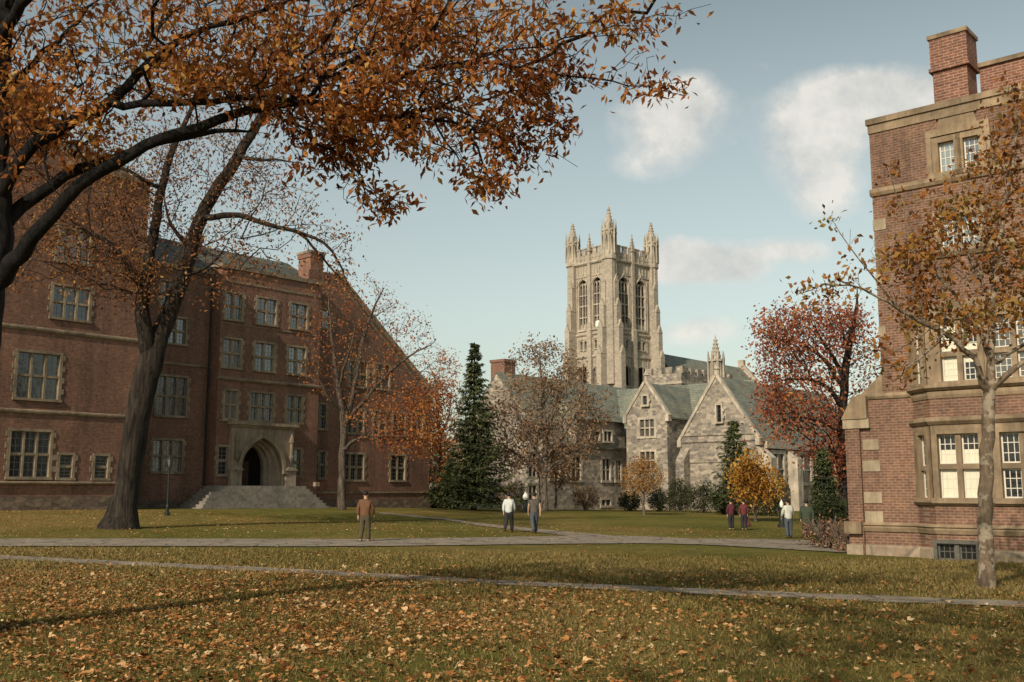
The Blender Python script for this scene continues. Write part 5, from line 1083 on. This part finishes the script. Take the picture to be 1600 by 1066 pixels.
oak(1318, 822, 66, [(1260,515,80,42,0,4,230),(1222,565,48,45,0,3.5,170),(1250,625,66,50,0,4,230),(1212,645,36,44,0,3,110),(1310,500,50,30,0,3,120),(1330,560,50,60,1,3,120),(1300,700,36,50,0,2.5,90),(1265,700,26,20,0,2,26),(1225,510,34,26,0,2.5,80),(1320,730,18,30,0,1.5,50),(1280,560,50,40,0,3,60)],
 'large dark red tree beside the far corner of the right brick building', 'red_tree', 'leafR', 8, .25, 25, lims=[[(1318,780,0,9),(1317,720,0,8),(1316,660,0,8),(1318,610,0,7.5),(1322,570,0,6.5),(1330,530,0,5),(1336,490,0,3.5),(1340,450,0,2)], [(1317,640,0,5),(1300,610,-1,4),(1275,595,-1,3.2),(1245,590,-1.5,2.2),(1215,595,-2,1.2)], [(1320,590,0,4.5),(1303,560,0,3.6),(1285,530,0,2.6),(1265,500,0,1.6)], [(1318,610,0,4),(1290,560,1,3),(1250,535,1,2),(1215,520,1,1.2)], [(1317,680,0,3.5),(1290,660,-1,2.6),(1255,650,-1.5,1.8),(1225,655,-2,1)], [(1325,560,0,3),(1318,520,1,2.4),(1308,480,1,1.4)]], bark='barkT', spread=.42, r0=.012)
# distant trees closing the gaps between buildings
for i, (px_, Y_, top, wpx, lf) in enumerate(((712,135,690,40,'leafH'),(662,140,640,34,'leafH'),(1300,120,640,60,'leafH'),(1340,90,650,26,'leafE'),(735,150,700,40,'leafH'))):
    rr_ = wpx; h_ = 790-top
    oak(px_, 785, Y_, [(px_, 785-h_*.62, rr_, h_*.38, 0, 4, 150), (px_-rr_*.4, 785-h_*.4, rr_*.6, h_*.25, 0, 3, 60), (px_+rr_*.4, 785-h_*.4, rr_*.6, h_*.25, 0, 3, 60)],
     ['distant brown tree just left of the spruce', 'distant brown tree behind the brick hall corner', 'distant brown tree behind the large red tree', 'orange leaved tree against the far corner of the right brick building', 'distant brown tree directly behind the spruce'][i], 'distant_tree', lf, 9, .5, 40+i, lims=[[(px_,760,0,3),(px_,785-h_*.5,0,2),(px_,785-h_*.85,0,1)]], spread=.7, r0=.02)
# --- near tree at the right, pale trunk
rg = np.random.default_rng(15); g = G(1541, 919); Yt = g[1]
limbs = [[(g[0], g[1], g[2]-.2, .15)]+L_([(1541,890,Yt,13),(1540,820,Yt,12),(1541,750,Yt,11.5),(1543,680,Yt,11),(1546,620,Yt,11),(1548,590,Yt,8),(1549,540,Yt,6.5),(1550,480,Yt,5.5),(1556,410,Yt,4.6),(1566,350,Yt,4),(1578,290,Yt,3.4),(1590,220,Yt,2.6),(1600,150,Yt,2)]),
 L_([(1545,618,Yt,8),(1530,590,Yt-.2,6),(1522,560,Yt-.3,5),(1500,540,Yt-.4,4.4),(1475,520,Yt-.5,4),(1440,505,Yt-.7,3.3),(1400,480,Yt-.9,2.6),(1350,450,Yt-1.1,1.9),(1300,442,Yt-1.2,1.2),(1245,460,Yt-1.3,.7)]),
 L_([(1546,612,Yt,6.5),(1562,592,Yt-.2,5.5),(1590,575,Yt-.4,5),(1625,548,Yt-.5,4),(1660,500,Yt-.6,3),(1690,440,Yt-.6,2)]),
 L_([(1550,575,Yt,5),(1575,552,Yt+.3,4),(1600,538,Yt+.5,3.2),(1640,520,Yt+.6,2)]),
 L_([(1548,560,Yt,4.5),(1530,520,Yt+.2,3.6),(1500,470,Yt+.3,2.8),(1460,420,Yt+.4,2),(1420,350,Yt+.4,1.2),(1395,300,Yt+.4,.8),(1390,258,Yt+.4,.5)]),
 L_([(1551,470,Yt,3.5),(1520,420,Yt+.2,2.6),(1500,370,Yt+.3,2),(1490,310,Yt+.3,1.2)]),
 L_([(1400,480,Yt-.9,2),(1360,430,Yt-1,1.5),(1330,390,Yt-1,1),(1300,345,Yt-1,.6)]), L_([(1475,520,Yt-.5,3),(1450,550,Yt-.8,2),(1420,575,Yt-1,1.2),(1395,600,Yt-1.1,.6)])]
reg = [(1570,200,40,70,Yt,1.3,60),(1550,300,60,60,Yt,1.4,110),(1590,380,60,70,Yt,1.5,110),(1500,390,70,50,Yt,1.3,120),(1440,430,55,50,Yt-.3,1,75),(1450,500,70,40,Yt-.4,1,75),(1400,560,45,40,Yt-.9,.6,38),(1520,490,50,40,Yt,1,50),(1585,480,40,50,Yt,1.2,48),(1470,330,40,40,Yt+.2,.8,34),(1390,400,34,50,Yt-.6,.5,26),(1340,440,36,24,Yt-1.1,.4,22),(1300,450,26,14,Yt-1.2,.25,11),(1252,458,12,7,Yt-1.3,.15,5),(1300,345,8,8,Yt-1,.1,3),(1330,370,12,20,Yt-1,.2,5),(1392,265,8,12,Yt+.4,.1,4),(1400,320,18,24,Yt+.4,.3,9),(1660,430,60,90,Yt,1.4,90),(1680,300,60,90,Yt,1.4,80),(1620,170,60,60,Yt,1.2,50),(1640,560,40,30,Yt-.4,.8,24)]
tree('slim pale barked tree with rusty leaves in front of the right brick building', 'tree', 'plane_tree', g, limbs, px_targets(rg, reg), .0048, 'barkP', 'leafQ', 6, .15, .14, bf=.3, step=.35, jit=.14, seed=9, wr=.6, mids=.12, rootflare=(.8, .25), clump=.25, cfreq=1.2)

# --- conifers
def conifer(label, name, px_, py_, Y_, top, halfw, seed, levels=30, droop=.35, size=.3, lowgap=.06, mat='needle', taper=1.0, dense=1.0):
    rg = np.random.default_rng(seed); g = pt(px_, py_, Y_); g[2] = float(gz(g[0], Y_)); H = pt(px_, top, Y_)[2]-g[2]; W = halfw*Y_/FPX*1.08; e = empty(name, tuple(g), 0, label, 'tree')
    s = MB(); s.lathe(0, 0, [(H*.018, -.3), (H*.014, H*.3), (H*.008, H*.7), (.02, H)], 8); tw = MB(); tips = []; dirs = []; 
    for k in range(levels):
        f = (k+.5)/levels; z = H*(lowgap+(1-lowgap)*f); R_ = W*((1-f)**1.05)*rg.uniform(.82, 1.1)+.12
        nb = max(4, int((11-5*f)*dense))
        for b in range(nb):
            a = 2*math.pi*(b+rg.uniform(-.3, .3))/nb+k*.9; L = R_*rg.uniform(.72, 1.12); ca, sa = math.cos(a), math.sin(a); m = max(4, int(L/.28)); zj = rg.uniform(-.5, .5)*H/levels; L *= rg.uniform(.62, 1.3)
            pts = []
            for q in range(m+1):
                t = q/m; r_ = L*t; zz = z-droop*L*t+.34*L*t*t*t; pts.append((ca*r_, sa*r_, zz+zj))
            s.tube(pts[:], [max(.006, .03*H/16*(1-q/m)) for q in range(m+1)], 3)
            for q in range(1, m+1):
                t = q/m; p = pts[q]; wd = L*.32*(1-t*.75)+.12
                for c in range(int(9*dense)+3):
                    sd = rg.choice([-1, 1]); off = rg.uniform(0, wd); pp = (p[0]-sa*sd*off+ca*rg.uniform(-.12, .12), p[1]+ca*sd*off+sa*rg.uniform(-.12, .12), p[2]-rg.uniform(0, .12)-.1*off)
                    tips.append(pp); d = (ca*.7-sa*sd*.7, sa*.7+ca*sd*.7, -.25-rg.random()*.5); dirs.append(d)
    s.build('trunk', M['barkT'], e)
    P = np.array(tips); D = unit(np.array(dirs)+rg.normal(0, .25, (len(P), 3))); N = unit(rg.normal(0, .5, (len(P), 3))+np.array([0, 0, 1.])); N = unit(N-D*(N*D).sum(1)[:, None]); L = rg.uniform(.6, 1.3, len(P))*size
    V, F = kites(P, D, N, L, L*.3, -.05); npmesh('crown', V, F, M[mat], e, tint=np.clip(rg.normal(.45, .2, len(P)), 0, 1)); return e
conifer('tall dark pointed spruce on the lawn at centre', 'spruce_tree', 740, 797, 84, 535, 62, 31, levels=34, size=.34, lowgap=.07, droop=.38)
conifer('dark low spreading conifer behind the base of the tall spruce', 'conifer_tree', 704, 790, 90, 715, 34, 32, levels=12, size=.34, droop=.2)
conifer('dark green conifer in front of the large stone gable', 'conifer_tree', 1150, 797, 88, 655, 40, 33, levels=22, size=.36, droop=.1, dense=.8)
conifer('dark evergreen at the far corner of the right brick building', 'conifer_tree', 1290, 815, 60, 700, 26, 34, levels=18, size=.26, droop=.15, dense=.9)
# --- shrubs
def shrub(label, px_, py_, Y_, rx, top, seed, mat='shrub', n=380, size=.16, name='shrub', stems=9, per=7, spread=.12):
    rg = np.random.default_rng(seed); g = pt(px_, py_, Y_); g[2] = float(gz(g[0], Y_)); H = pt(px_, top, Y_)[2]-g[2]; W = rx*Y_/FPX; e = empty(name, tuple(g), 0, label, 'shrub')
    s = MB(); 
    for k in range(stems*3):
        a = rg.uniform(0, 6.28); q = rg.uniform(.2, .85)*W; h = H*rg.uniform(.6, .98); s.tube([(0+.1*math.cos(a), .1*math.sin(a), -.1), (q*.5*math.cos(a), q*.5*math.sin(a), h*.5), (q*math.cos(a), q*math.sin(a), h)], [.025, .018, .008], 4)
    s.build('stems', M['barkG'], e)
    T = blob(rg, (0, 0, H*.5), (W, W, H*.52), n, .7); lump = 1+.22*np.sin(T[:, 0:1]*3/W*1.3+seed)*np.cos(T[:, 1:2]*3/W+seed*2); T[:, :2] *= lump; T = T[T[:, 2] > .02]
    V, F = rosettes(T, per, spread, size, rg, 0, wr=.6); npmesh('foliage', V, F, M[mat], e, tint=np.clip(rg.normal(.45, .22, len(F)), 0, 1)); return e
shrub('dark green shrub under the small orange tree by the stone hall', 985, 793, 100, 18, 768, 51)
shrub('dark shrub right of the small orange tree beneath the gables', 1030, 793, 100, 16, 764, 52)
shrub('tall olive shrub against the left foot of the large gable', 1062, 794, 98, 20, 748, 53)
shrub('rounded green shrub left of the gable conifer', 1098, 795, 94, 24, 752, 54)
shrub('low dark shrub at the foot of the gable conifer', 1130, 797, 90, 20, 764, 55)
shrub('dark shrub behind the amber yellow tree', 1200, 797, 86, 26, 768, 56)
shrub('dense dark bush left of the right brick building corner', 1298, 818, 55, 24, 778, 57, n=520)
shrub('small bush on the lawn behind the man in green', 1272, 822, 56, 10, 800, 58, n=160)
shrub('dry rusty brown shrub beside the corner of the right brick building', 1290, 856, 37.5, 36, 806, 59, 'dry', n=130, size=.13, stems=20, per=4, spread=.09)
shrub('straggly dry twiggy bush against the brick buttress', 1330, 858, 35.5, 20, 812, 60, 'dry', n=110, size=.11, stems=18, per=3, spread=.08)
shrub('low dark shrub at the foot of the brick hall corner', 678, 789, 93, 14, 762, 61)
shrub('brown leaved shrub behind the broad brown tree', 915, 793, 100, 22, 758, 62, 'leafT', n=260)
shrub('grey twiggy shrub left of the broad brown tree trunk', 800, 793, 93, 22, 752, 63, 'leafT', n=220)
shrub('grey twiggy shrub between the dry rusty shrub and the brick buttress', 1314, 858, 36.2, 22, 814, 65, 'dry', n=80, size=.11, stems=26, per=3, spread=.08)
# ================================================================== LAMPS
def lamp_post(px_, py_, top, label, name='lamp_post', white=True):
    g = G(px_, py_); H = pt(px_, top, g[1])[2]-g[2]; e = empty(name, tuple(g), 0, label, 'lamp')
    s = MB(); s.lathe(0, 0, [(.16, -.1), (.16, .12), (.09, .2), (.09, .5), (.06, .6), (.05, H-.75), (.08, H-.7), (.03, H-.62)], 10); s.box(-.28, .28, -.02, .02, H-1.0, H-.96); s.build('post', M['iron'], e)
    s = MB(); s.lathe(0, 0, [(.09, H-.6), (.17, H-.2)], 6); s.build('lantern', M['lampw' if white else 'glassB'], e)
    s = MB(); s.lathe(0, 0, [(.2, H-.2), (.12, H-.1), (.03, H-.05), (.03, H)], 6)
    for a in range(6): aa = a*math.pi/3; s.tube([(.1*math.cos(aa), .1*math.sin(aa), H-.61), (.18*math.cos(aa), .18*math.sin(aa), H-.19)], .012, 4)
    s.build('lantern_cap', M['iron'], e); return e
lamp_post(261, 806, 712, 'thin dark iron lamp post on the lawn right of the leaning tree', white=False)
def globe_post(px_, py_, Y_, ztop_px, mid_px, r_px, label):
    g = pt(px_, py_, Y_); g[2] = float(gz(g[0], Y_)); H = pt(px_, ztop_px, Y_)[2]-g[2]; m = pt(px_, mid_px, Y_)[2]-g[2]; r = r_px*Y_/FPX; e = empty('lamp_post', tuple(g), 0, label, 'lamp')
    s = MB(); s.lathe(0, 0, [(.3, -.2), (.3, .15), (.2, .25), (.17, m-.1), (.24, m)], 8); s.build('pedestal', M['iron'], e)
    s = MB(); s.lathe(0, 0, [(r*.6, m), (r, m+(H-m)*.25), (r*.9, m+(H-m)*.6), (r*.35, m+(H-m)*.8), (r*.3, H)], 10); s.build('globe', M['lampw'], e); return e
globe_post(821, 797, 82, 769, 781, 4.2, 'short post with white lantern between the two men walking')
globe_post(1222, 812, 66, 781, 793, 3.0, 'white lantern on dark post behind the man in the pale sweater')

# ================================================================== PEOPLE
def skin_mesh(chains, sub=1):
    """chains: list of lists of (x, y, z, r); chains that share a point join there"""
    bm = bmesh.new(); lay = bm.verts.layers.skin.verify(); seen = {}; root = None
    for c in chains:
        prev = None
        for (x, y, z, r) in c:
            k = (round(x, 4), round(y, 4), round(z, 4)); v = seen.get(k)
            if v is None: v = bm.verts.new((x, y, z)); rr = r if hasattr(r, '__len__') else (r, r); v[lay].radius = rr; seen[k] = v
            if root is None: root = v; v[lay].use_root = True
            if prev is not None and prev is not v and not bm.edges.get((prev, v)): bm.edges.new((prev, v))
            prev = v
    me = bpy.data.meshes.new('skel'); bm.to_mesh(me); bm.free(); o = bpy.data.objects.new('skel', me); col.objects.link(o)
    o.modifiers.new('s', 'SKIN').use_smooth_shade = True; sm = o.modifiers.new('b', 'SUBSURF'); sm.levels = sub; sm.render_levels = sub
    dg = bpy.context.evaluated_depsgraph_get(); r = bpy.data.meshes.new_from_object(o.evaluated_get(dg)); bpy.data.objects.remove(o); bpy.data.meshes.remove(me); r.materials.clear(); return r
def person(label, px_, py_, Y_, hgt, face, shirt, trouser, shoe='shoe', stride=0., arms=(0.12, 0.12), elbow=(.1, .1), lean=0., sleeve=True, coat=0, hairm='hair', jump=None, collar=None, wide=1.0):
    g = pt(px_, py_, Y_); g[2] = float(gz(g[0], Y_))+.005; e = empty('person', tuple(g), face, label, 'person'); k = hgt/1.75; W = wide
    # local axes: +y is the way the person faces
    hip = .90*k; J = {}
    pel = (0, 0, hip+.04*k); wa = (0, lean*.2, 1.05*k); che = (0, lean*.6, 1.27*k); nb = (0, lean, 1.45*k); nk = (0, lean+.01, 1.51*k); hd = (0, lean+.02, 1.63*k)
    legs = []
    for sd in (-1, 1):
        f = stride*sd; hx = .095*k*sd; kn = (hx*1.05, f*.24+abs(f)*.10, .48*k); an = (hx*1.05, f*.5-.02-(abs(f)*.1 if f < 0 else 0), .085*k+(abs(f)*.12 if f < 0 else 0)); toe = (hx*1.25, an[1]+.17*k, .035*k+(0 if f >= 0 else 0)); heel = (hx*1.05, an[1]-.05*k, an[2]-.045*k)
        legs.append(((hx, 0, hip-.02*k), kn, an, toe, heel))
    arm = []
    for i, sd in enumerate((-1, 1)):
        sw = arms[i]; sh = (.185*k*sd*W, lean*.95, 1.40*k); el = (.235*k*sd*W, lean*.8+sw*.5*-1*0+math.sin(sw)*.28*k, 1.40*k-math.cos(sw)*.28*k); a2 = sw+elbow[i]; wr_ = (el[0]-.015*sd, el[1]+math.sin(a2)*.25*k, el[2]-math.cos(a2)*.25*k); arm.append((sh, el, wr_, a2, sd))
    ch = [[(*pel, (.135*k*W, .10*k)), (*wa, (.12*k*W, .09*k)), (*che, (.15*k*W, .10*k)), (*nb, (.085*k, .07*k)), (*nk, .055*k), (0, lean+.02, 1.565*k, (.08*k, .09*k)), (0, lean+.02, 1.645*k, (.092*k, .108*k)), (0, lean+.01, 1.71*k, (.07*k, .085*k))]]
    for h_, kn, an, toe, heel in legs: ch.append([(*pel, (.135*k, .1*k)), (*h_, .082*k), (*kn, .056*k), (*an, .04*k), (*toe, .032*k)])
    for sh, el, wr_, a2, sd in arm:
        ch.append([(*che, .15*k), (*sh, .055*k), (*el, .042*k), (*wr_, .028*k)]); dz = (0, math.sin(a2), -math.cos(a2)); pm = (wr_[0], wr_[1]+dz[1]*.06*k, wr_[2]+dz[2]*.06*k); ch.append([(*wr_, .028*k), (*pm, (.028*k, .018*k))])
        for q in range(4):
            off = (q-1.5)*.018*k; ln = (.075, .085, .08, .062)[q]*k; b0 = (pm[0]-.004*sd, pm[1]+off, pm[2]-.022*k); b1 = (pm[0]-.01*sd*k, pm[1]+off*1.15+dz[1]*ln*.5, pm[2]-ln*.55); b2 = (pm[0]-.028*sd*k, pm[1]+off*1.15+dz[1]*ln*.8, pm[2]-ln)
            ch.append([(*pm, (.028*k, .018*k)), (*b0, .010), (*b1, .009), (*b2, .0075)])
        mid = (wr_[0]-.006*sd, wr_[1]+.028*k, wr_[2]-.035*k); ch.append([(*wr_, .028*k), (*mid, .011), (mid[0]-.008*sd, mid[1]+.02*k, mid[2]-.035*k, .009)])
    # nose and ears grow out of the head
    ch.append([(0, lean+.02, 1.645*k, .08*k), (0, lean+.108*k+.01, 1.628*k, .012*k)])
    for sd in (-1, 1): ch.append([(0, lean+.02, 1.645*k, .08*k), (sd*.083*k, lean+.01, 1.635*k, .013*k)])
    me = skin_mesh(ch, 1); me.materials.append(M['skin']); me.name = 'body'; o = bpy.data.objects.new('body', me); col.objects.link(o); o.parent = e
    def part(name, chains, mat, sub=1):
        m_ = skin_mesh(chains, sub); m_.materials.append(mat); q = bpy.data.objects.new(name, m_); col.objects.link(q); q.parent = e; return q
    c = [[(0, 0, hip-.07*k-coat, (.2*k*W, .165*k)), (0, 0, hip+.03*k-coat*.5, (.195*k*W, .16*k)), (*wa, (.185*k*W, .145*k)), (*che, (.215*k*W, .15*k)), (0, lean, 1.43*k, (.16*k, .11*k)), (0, lean, 1.49*k, .085*k)]]
    for sh, el, wr_, a2, sd in arm:
        if sleeve: c.append([(*che, .18*k), (*sh, .09*k), (*el, .07*k), (wr_[0], wr_[1]-math.sin(a2)*.02, wr_[2]+math.cos(a2)*.02, .052*k)])
        else: c.append([(*che, .18*k), (*sh, .073*k), ((sh[0]+el[0])/2, (sh[1]+el[1])/2, (sh[2]+el[2])/2, .064*k)])
    part('jacket' if coat else 'shirt', c, shirt)
    c = []
    for h_, kn, an, toe, heel in legs: c.append([(0, 0, hip+.16*k, (.15*k*W, .125*k)), (0, 0, hip+.06*k, (.185*k*W, .155*k)), (h_[0], h_[1], h_[2]-.06, .128*k), (kn[0], kn[1], kn[2], .095*k), (an[0], an[1], an[2]+.06*k, .082*k), (an[0], an[1], an[2]-.01*k, .08*k)])
    part('trousers', c, trouser)
    for h_, kn, an, toe, heel in legs: part('shoe', [[(heel[0], heel[1], heel[2]+.02, .04*k), (an[0], an[1]+.05*k, an[2]-.035*k, .045*k), (toe[0], toe[1], toe[2]+.005, .036*k)]], shoe if not isinstance(shoe, str) else M[shoe])
    hb = MB(); cx, cy, cz = 0, lean+.0, 1.675*k; vs = []; nu_, nv_ = 12, 7
    for j in range(nv_+1):
        th = math.pi*.72*j/nv_
        for i in range(nu_):
            ph = 2*math.pi*i/nu_; cut = 1.0 if math.sin(ph) < .3 else .6; t2 = th*cut; rr = 1+.06*math.sin(5*ph+3*th); vs.append((cx+.102*k*rr*math.sin(t2)*math.cos(ph), cy-.012+.122*k*rr*math.sin(t2)*math.sin(ph), cz+.1*k*rr*math.cos(t2)))
    hb.add(vs, [(j*nu_+i, j*nu_+(i+1) % nu_, (j+1)*nu_+(i+1) % nu_, (j+1)*nu_+i) for j in range(nv_) for i in range(nu_)]); hb.open = True; hb.build('hair', M[hairm], e, smooth=True)
    ey = MB()
    for sd in (-1, 1): ey.box(sd*.03*k-.008, sd*.03*k+.008, lean+.085*k, lean+.1*k, 1.645*k, 1.653*k)
    ey.box(-.022*k, .022*k, lean+.08*k, lean+.094*k, 1.585*k, 1.591*k); ey.build('facial_feature', M['eye'], e)
    return e, arm
C = lambda n, c: plain(n, c, .9, .12, 9)
cB = C('brown_wool', (.13, .065, .035)); cO = C('olive_cloth', (.075, .06, .035)); cW = C('white_cotton', (.52, .54, .52)); cK = C('charcoal_cloth', (.028, .026, .03)); cG = C('grey_brown_wool', (.10, .085, .075)); cM = C('maroon_wool', (.12, .032, .032)); cM2 = C('deep_maroon_wool', (.085, .024, .032)); cL = C('pale_knit', (.5, .5, .44)); cN = C('slate_blue_cloth', (.07, .08, .095)); cE = C('dark_green_cloth', (.045, .06, .04)); cA = C('tan_leather', (.35, .26, .18))
person('man in a brown jacket and olive trousers standing by the path', 570, 843.5, 37.3, 1.80, R(-14), cB, cO, shoe=cA, stride=.2, arms=(-.15, .22), elbow=(.12, .35), wide=1.1)
person('man in a white shirt and dark trousers walking away', 795, 829.5, 47.5, 1.78, R(-12), cW, cK, stride=.5, arms=(-.2, .3), elbow=(.15, .2))
person('man in a dark grey shirt beside the man in white', 835, 830.5, 46.5, 1.80, R(14), cG, cN, stride=.34, arms=(.25, -.25), sleeve=False, wide=1.05)
person('smaller figure of the pair in maroon, left one with empty hands', 1143, 830, 61, 1.76, R(10), cM2, cK, shoe=cA, stride=.08, arms=(.0, .2))
e5, arm5 = person('figure in a maroon sweater holding a long maroon coat', 1163, 830, 61, 1.78, R(-5), cM, cK, shoe=cA, stride=.08, arms=(.0, .05))
person('man in a pale ribbed sweater and blue grey trousers', 1233, 843.5, 47.3, 1.76, R(8), cL, cN, stride=.1, arms=(.25, .12), elbow=(.5, .25))
e7, arm7 = person('man in a dark green coat with a dark bag behind the dry shrub', 1262, 845, 46, 1.74, R(-20), cE, cK, stride=.2, arms=(.15, -.1), coat=.22, wide=1.2)
def hangcloth(name, label, e, arm, mat, h, w, cat):
    sh, el, wr_, a2, sd = arm; rz = e.rotation_euler.z; lx, ly, lz = wr_[0], wr_[1]+.03, wr_[2]-.06; wx = e.location.x+math.cos(rz)*lx-math.sin(rz)*ly; wy = e.location.y+math.sin(rz)*lx+math.cos(rz)*ly
    s = MB(); n = 10; vs = []
    for j in range(9):
        t = j/8; ww = (.05+w*t); 
        for i in range(n):
            a = 2*math.pi*i/n; f = 1+.18*math.sin(3*a+j); vs.append((ww*f*math.cos(a), ww*.45*f*math.sin(a), lz-h*t+.04*math.sin(i*2.1)*(t > .95)))
    s.add(vs, [(j*n+i, j*n+(i+1) % n, (j+1)*n+(i+1) % n, (j+1)*n+i) for j in range(8) for i in range(n)]+[tuple(range(8*n, 9*n)), tuple(range(n-1, -1, -1))]); o = s.build(name, mat, smooth=True); o.location = (wx, wy, e.location.z); o.rotation_euler.z = rz; o['label'] = label; o['category'] = cat
hangcloth('coat', 'long maroon coat hanging from the hand of the figure in maroon', e5, arm5[1], cM, .62, .14, 'coat')
hangcloth('bag', 'dark soft bag held by the man in the green coat', e7, arm7[1], cK, .3, .12, 'bag')

# ================================================================== LIGHT, SKY, CAMERA
SUN_EL, SH = R(33), np.array([-.50, -.866]); SH = SH/np.linalg.norm(SH)
sd_ = Vector((SH[0]*math.cos(SUN_EL), SH[1]*math.cos(SUN_EL), math.sin(SUN_EL)))
su = bpy.data.lights.new('sun', 'SUN'); su.energy = 4.3; su.angle = R(.6); su.color = (1, .87, .68); so = bpy.data.objects.new('sun', su); col.objects.link(so); so.rotation_euler = sd_.to_track_quat('Z', 'Y').to_euler()
w = bpy.data.worlds.new('World'); scene.world = w; w.use_nodes = True; nt = w.node_tree; bg = nt.nodes['Background']; bg.inputs[1].default_value = .108
sky = nt.nodes.new('ShaderNodeTexSky'); sky.sky_type = 'NISHITA'; sky.sun_disc = False; sky.sun_elevation = SUN_EL; sky.sun_rotation = math.atan2(SH[0], SH[1]); sky.air_density = 1.2; sky.dust_density = 1.5; sky.ozone_density = 2.0
tc = nt.nodes.new('ShaderNodeTexCoord'); sp = nt.nodes.new('ShaderNodeSeparateXYZ'); nt.links.new(tc.outputs['Generated'], sp.inputs[0])
def mth(op, a, b=None, c=None, clamp=False):
    n = nd(nt, 'ShaderNodeMath', operation=op); n.use_clamp = clamp
    for i, v in enumerate((a, b, c)):
        if v is None: continue
        if isinstance(v, (int, float)): n.inputs[i].default_value = v
        else: nt.links.new(v, n.inputs[i])
    return n.outputs[0]
yy = mth('MAXIMUM', sp.outputs[1], .02); qa = mth('DIVIDE', sp.outputs[0], yy); qb = mth('DIVIDE', sp.outputs[2], yy)
cmb = nt.nodes.new('ShaderNodeCombineXYZ'); nt.links.new(qa, cmb.inputs[0]); nt.links.new(qb, cmb.inputs[1])
wv = noise(nt, cmb.outputs[0], 6, 4); sv = nd(nt, 'ShaderNodeVectorMath', operation='MULTIPLY_ADD'); nt.links.new(wv.outputs['Color'], sv.inputs[0]); sv.inputs[1].default_value = (.05, .035, 0); nt.links.new(cmb.outputs[0], sv.inputs[2])
sq = nt.nodes.new('ShaderNodeSeparateXYZ'); nt.links.new(sv.outputs[0], sq.inputs[0]); qa0, qb0 = qa, qb; qa = mth('ADD', sq.outputs[0], -.025); qb = mth('ADD', sq.outputs[1], -.0175)
nz1 = noise(nt, cmb.outputs[0], 11, 8, .65); nz2 = noise(nt, cmb.outputs[0], 3.5, 5, .55)
def proj(px_, py_): d = ray(px_, py_); return d[0]/d[1], d[2]/d[1]
tot = None
for (cx, cy, sx_, sy_, dn) in ((1040,195,105,88,.85),(1085,150,60,40,.9),(1270,225,100,75,.95),(1330,165,110,55,1.0),(1400,140,130,45,1.0),(1290,290,70,40,.5),(1085,415,95,36,1.3),(1040,402,50,26,1.1),(1130,425,60,22,.9),(1240,388,90,24,.8),(1095,520,80,26,.8),(1185,95,60,22,.25),(980,260,70,26,.25),(1300,330,80,30,.35),(1500,200,110,60,.7),(300,300,200,60,.3),(560,380,160,40,.25)):
    a0, b0 = proj(cx, cy); da = sx_/FPX; db = sy_/FPX
    u = mth('DIVIDE', mth('SUBTRACT', qa, a0), da); v = mth('DIVIDE', mth('SUBTRACT', qb, b0), db); r2_ = mth('ADD', mth('MULTIPLY', u, u), mth('MULTIPLY', v, v))
    g_ = mth('MULTIPLY', mth('EXPONENT', mth('MULTIPLY', r2_, -1.1)), dn); tot = g_ if tot is None else mth('ADD', tot, g_)
nn_ = mth('ADD', mth('MULTIPLY', nz1.outputs[0], 2.4), mth('MULTIPLY', nz2.outputs[0], 1.2))
msk = mth('MULTIPLY', mth('SUBTRACT', mth('MULTIPLY', tot, mth('ADD', nn_, -.62)), .36), 1.5, clamp=True)
msk = mth('MULTIPLY', msk, .82)
# general thin veil
hs = nt.nodes.new('ShaderNodeHueSaturation'); hs.inputs['Saturation'].default_value = .5; hs.inputs['Value'].default_value = 1.0; nt.links.new(sky.outputs[0], hs.inputs['Color'])
tn = mix(nt, 1, hs.outputs[0], (.99, 1.01, .88), 'MULTIPLY')
elev = mth('MULTIPLY', mth('ADD', sp.outputs[2], -.02), 1.9, clamp=True)
gr = ramp(nt, [(0, (1.15, 1.13, 1.12)), (.3, (1.2, 1.2, 1.19)), (.6, (1.16, 1.19, 1.2)), (.9, (.86, .92, .94)), (1, (.72, .79, .83))]); nt.links.new(elev, gr.inputs[0])
skc = mix(nt, 1, tn, gr.outputs[0], 'MULTIPLY')
cl = ramp(nt, [(.38, (5.6, 5.6, 5.4)), (.62, (8.2, 7.8, 7.1))]); nt.links.new(nz1.outputs[0], cl.inputs[0])
fin = mix(nt, msk, skc, cl.outputs[0]); nt.links.new(fin, bg.inputs[0])
cam = bpy.data.cameras.new('camera'); co = bpy.data.objects.new('camera', cam); col.objects.link(co); co.location = (0, 0, CAMZ); co.rotation_euler = (R(90)+PIT, 0, 0); cam.sensor_width = 36; cam.lens = 36*FPX/1600; cam.clip_end = 6000; scene.camera = co
scene.view_settings.view_transform = 'Standard'; scene.view_settings.look = 'None'; scene.view_settings.exposure = 0
scene.cycles.max_bounces = 6; scene.cycles.transparent_max_bounces = 4
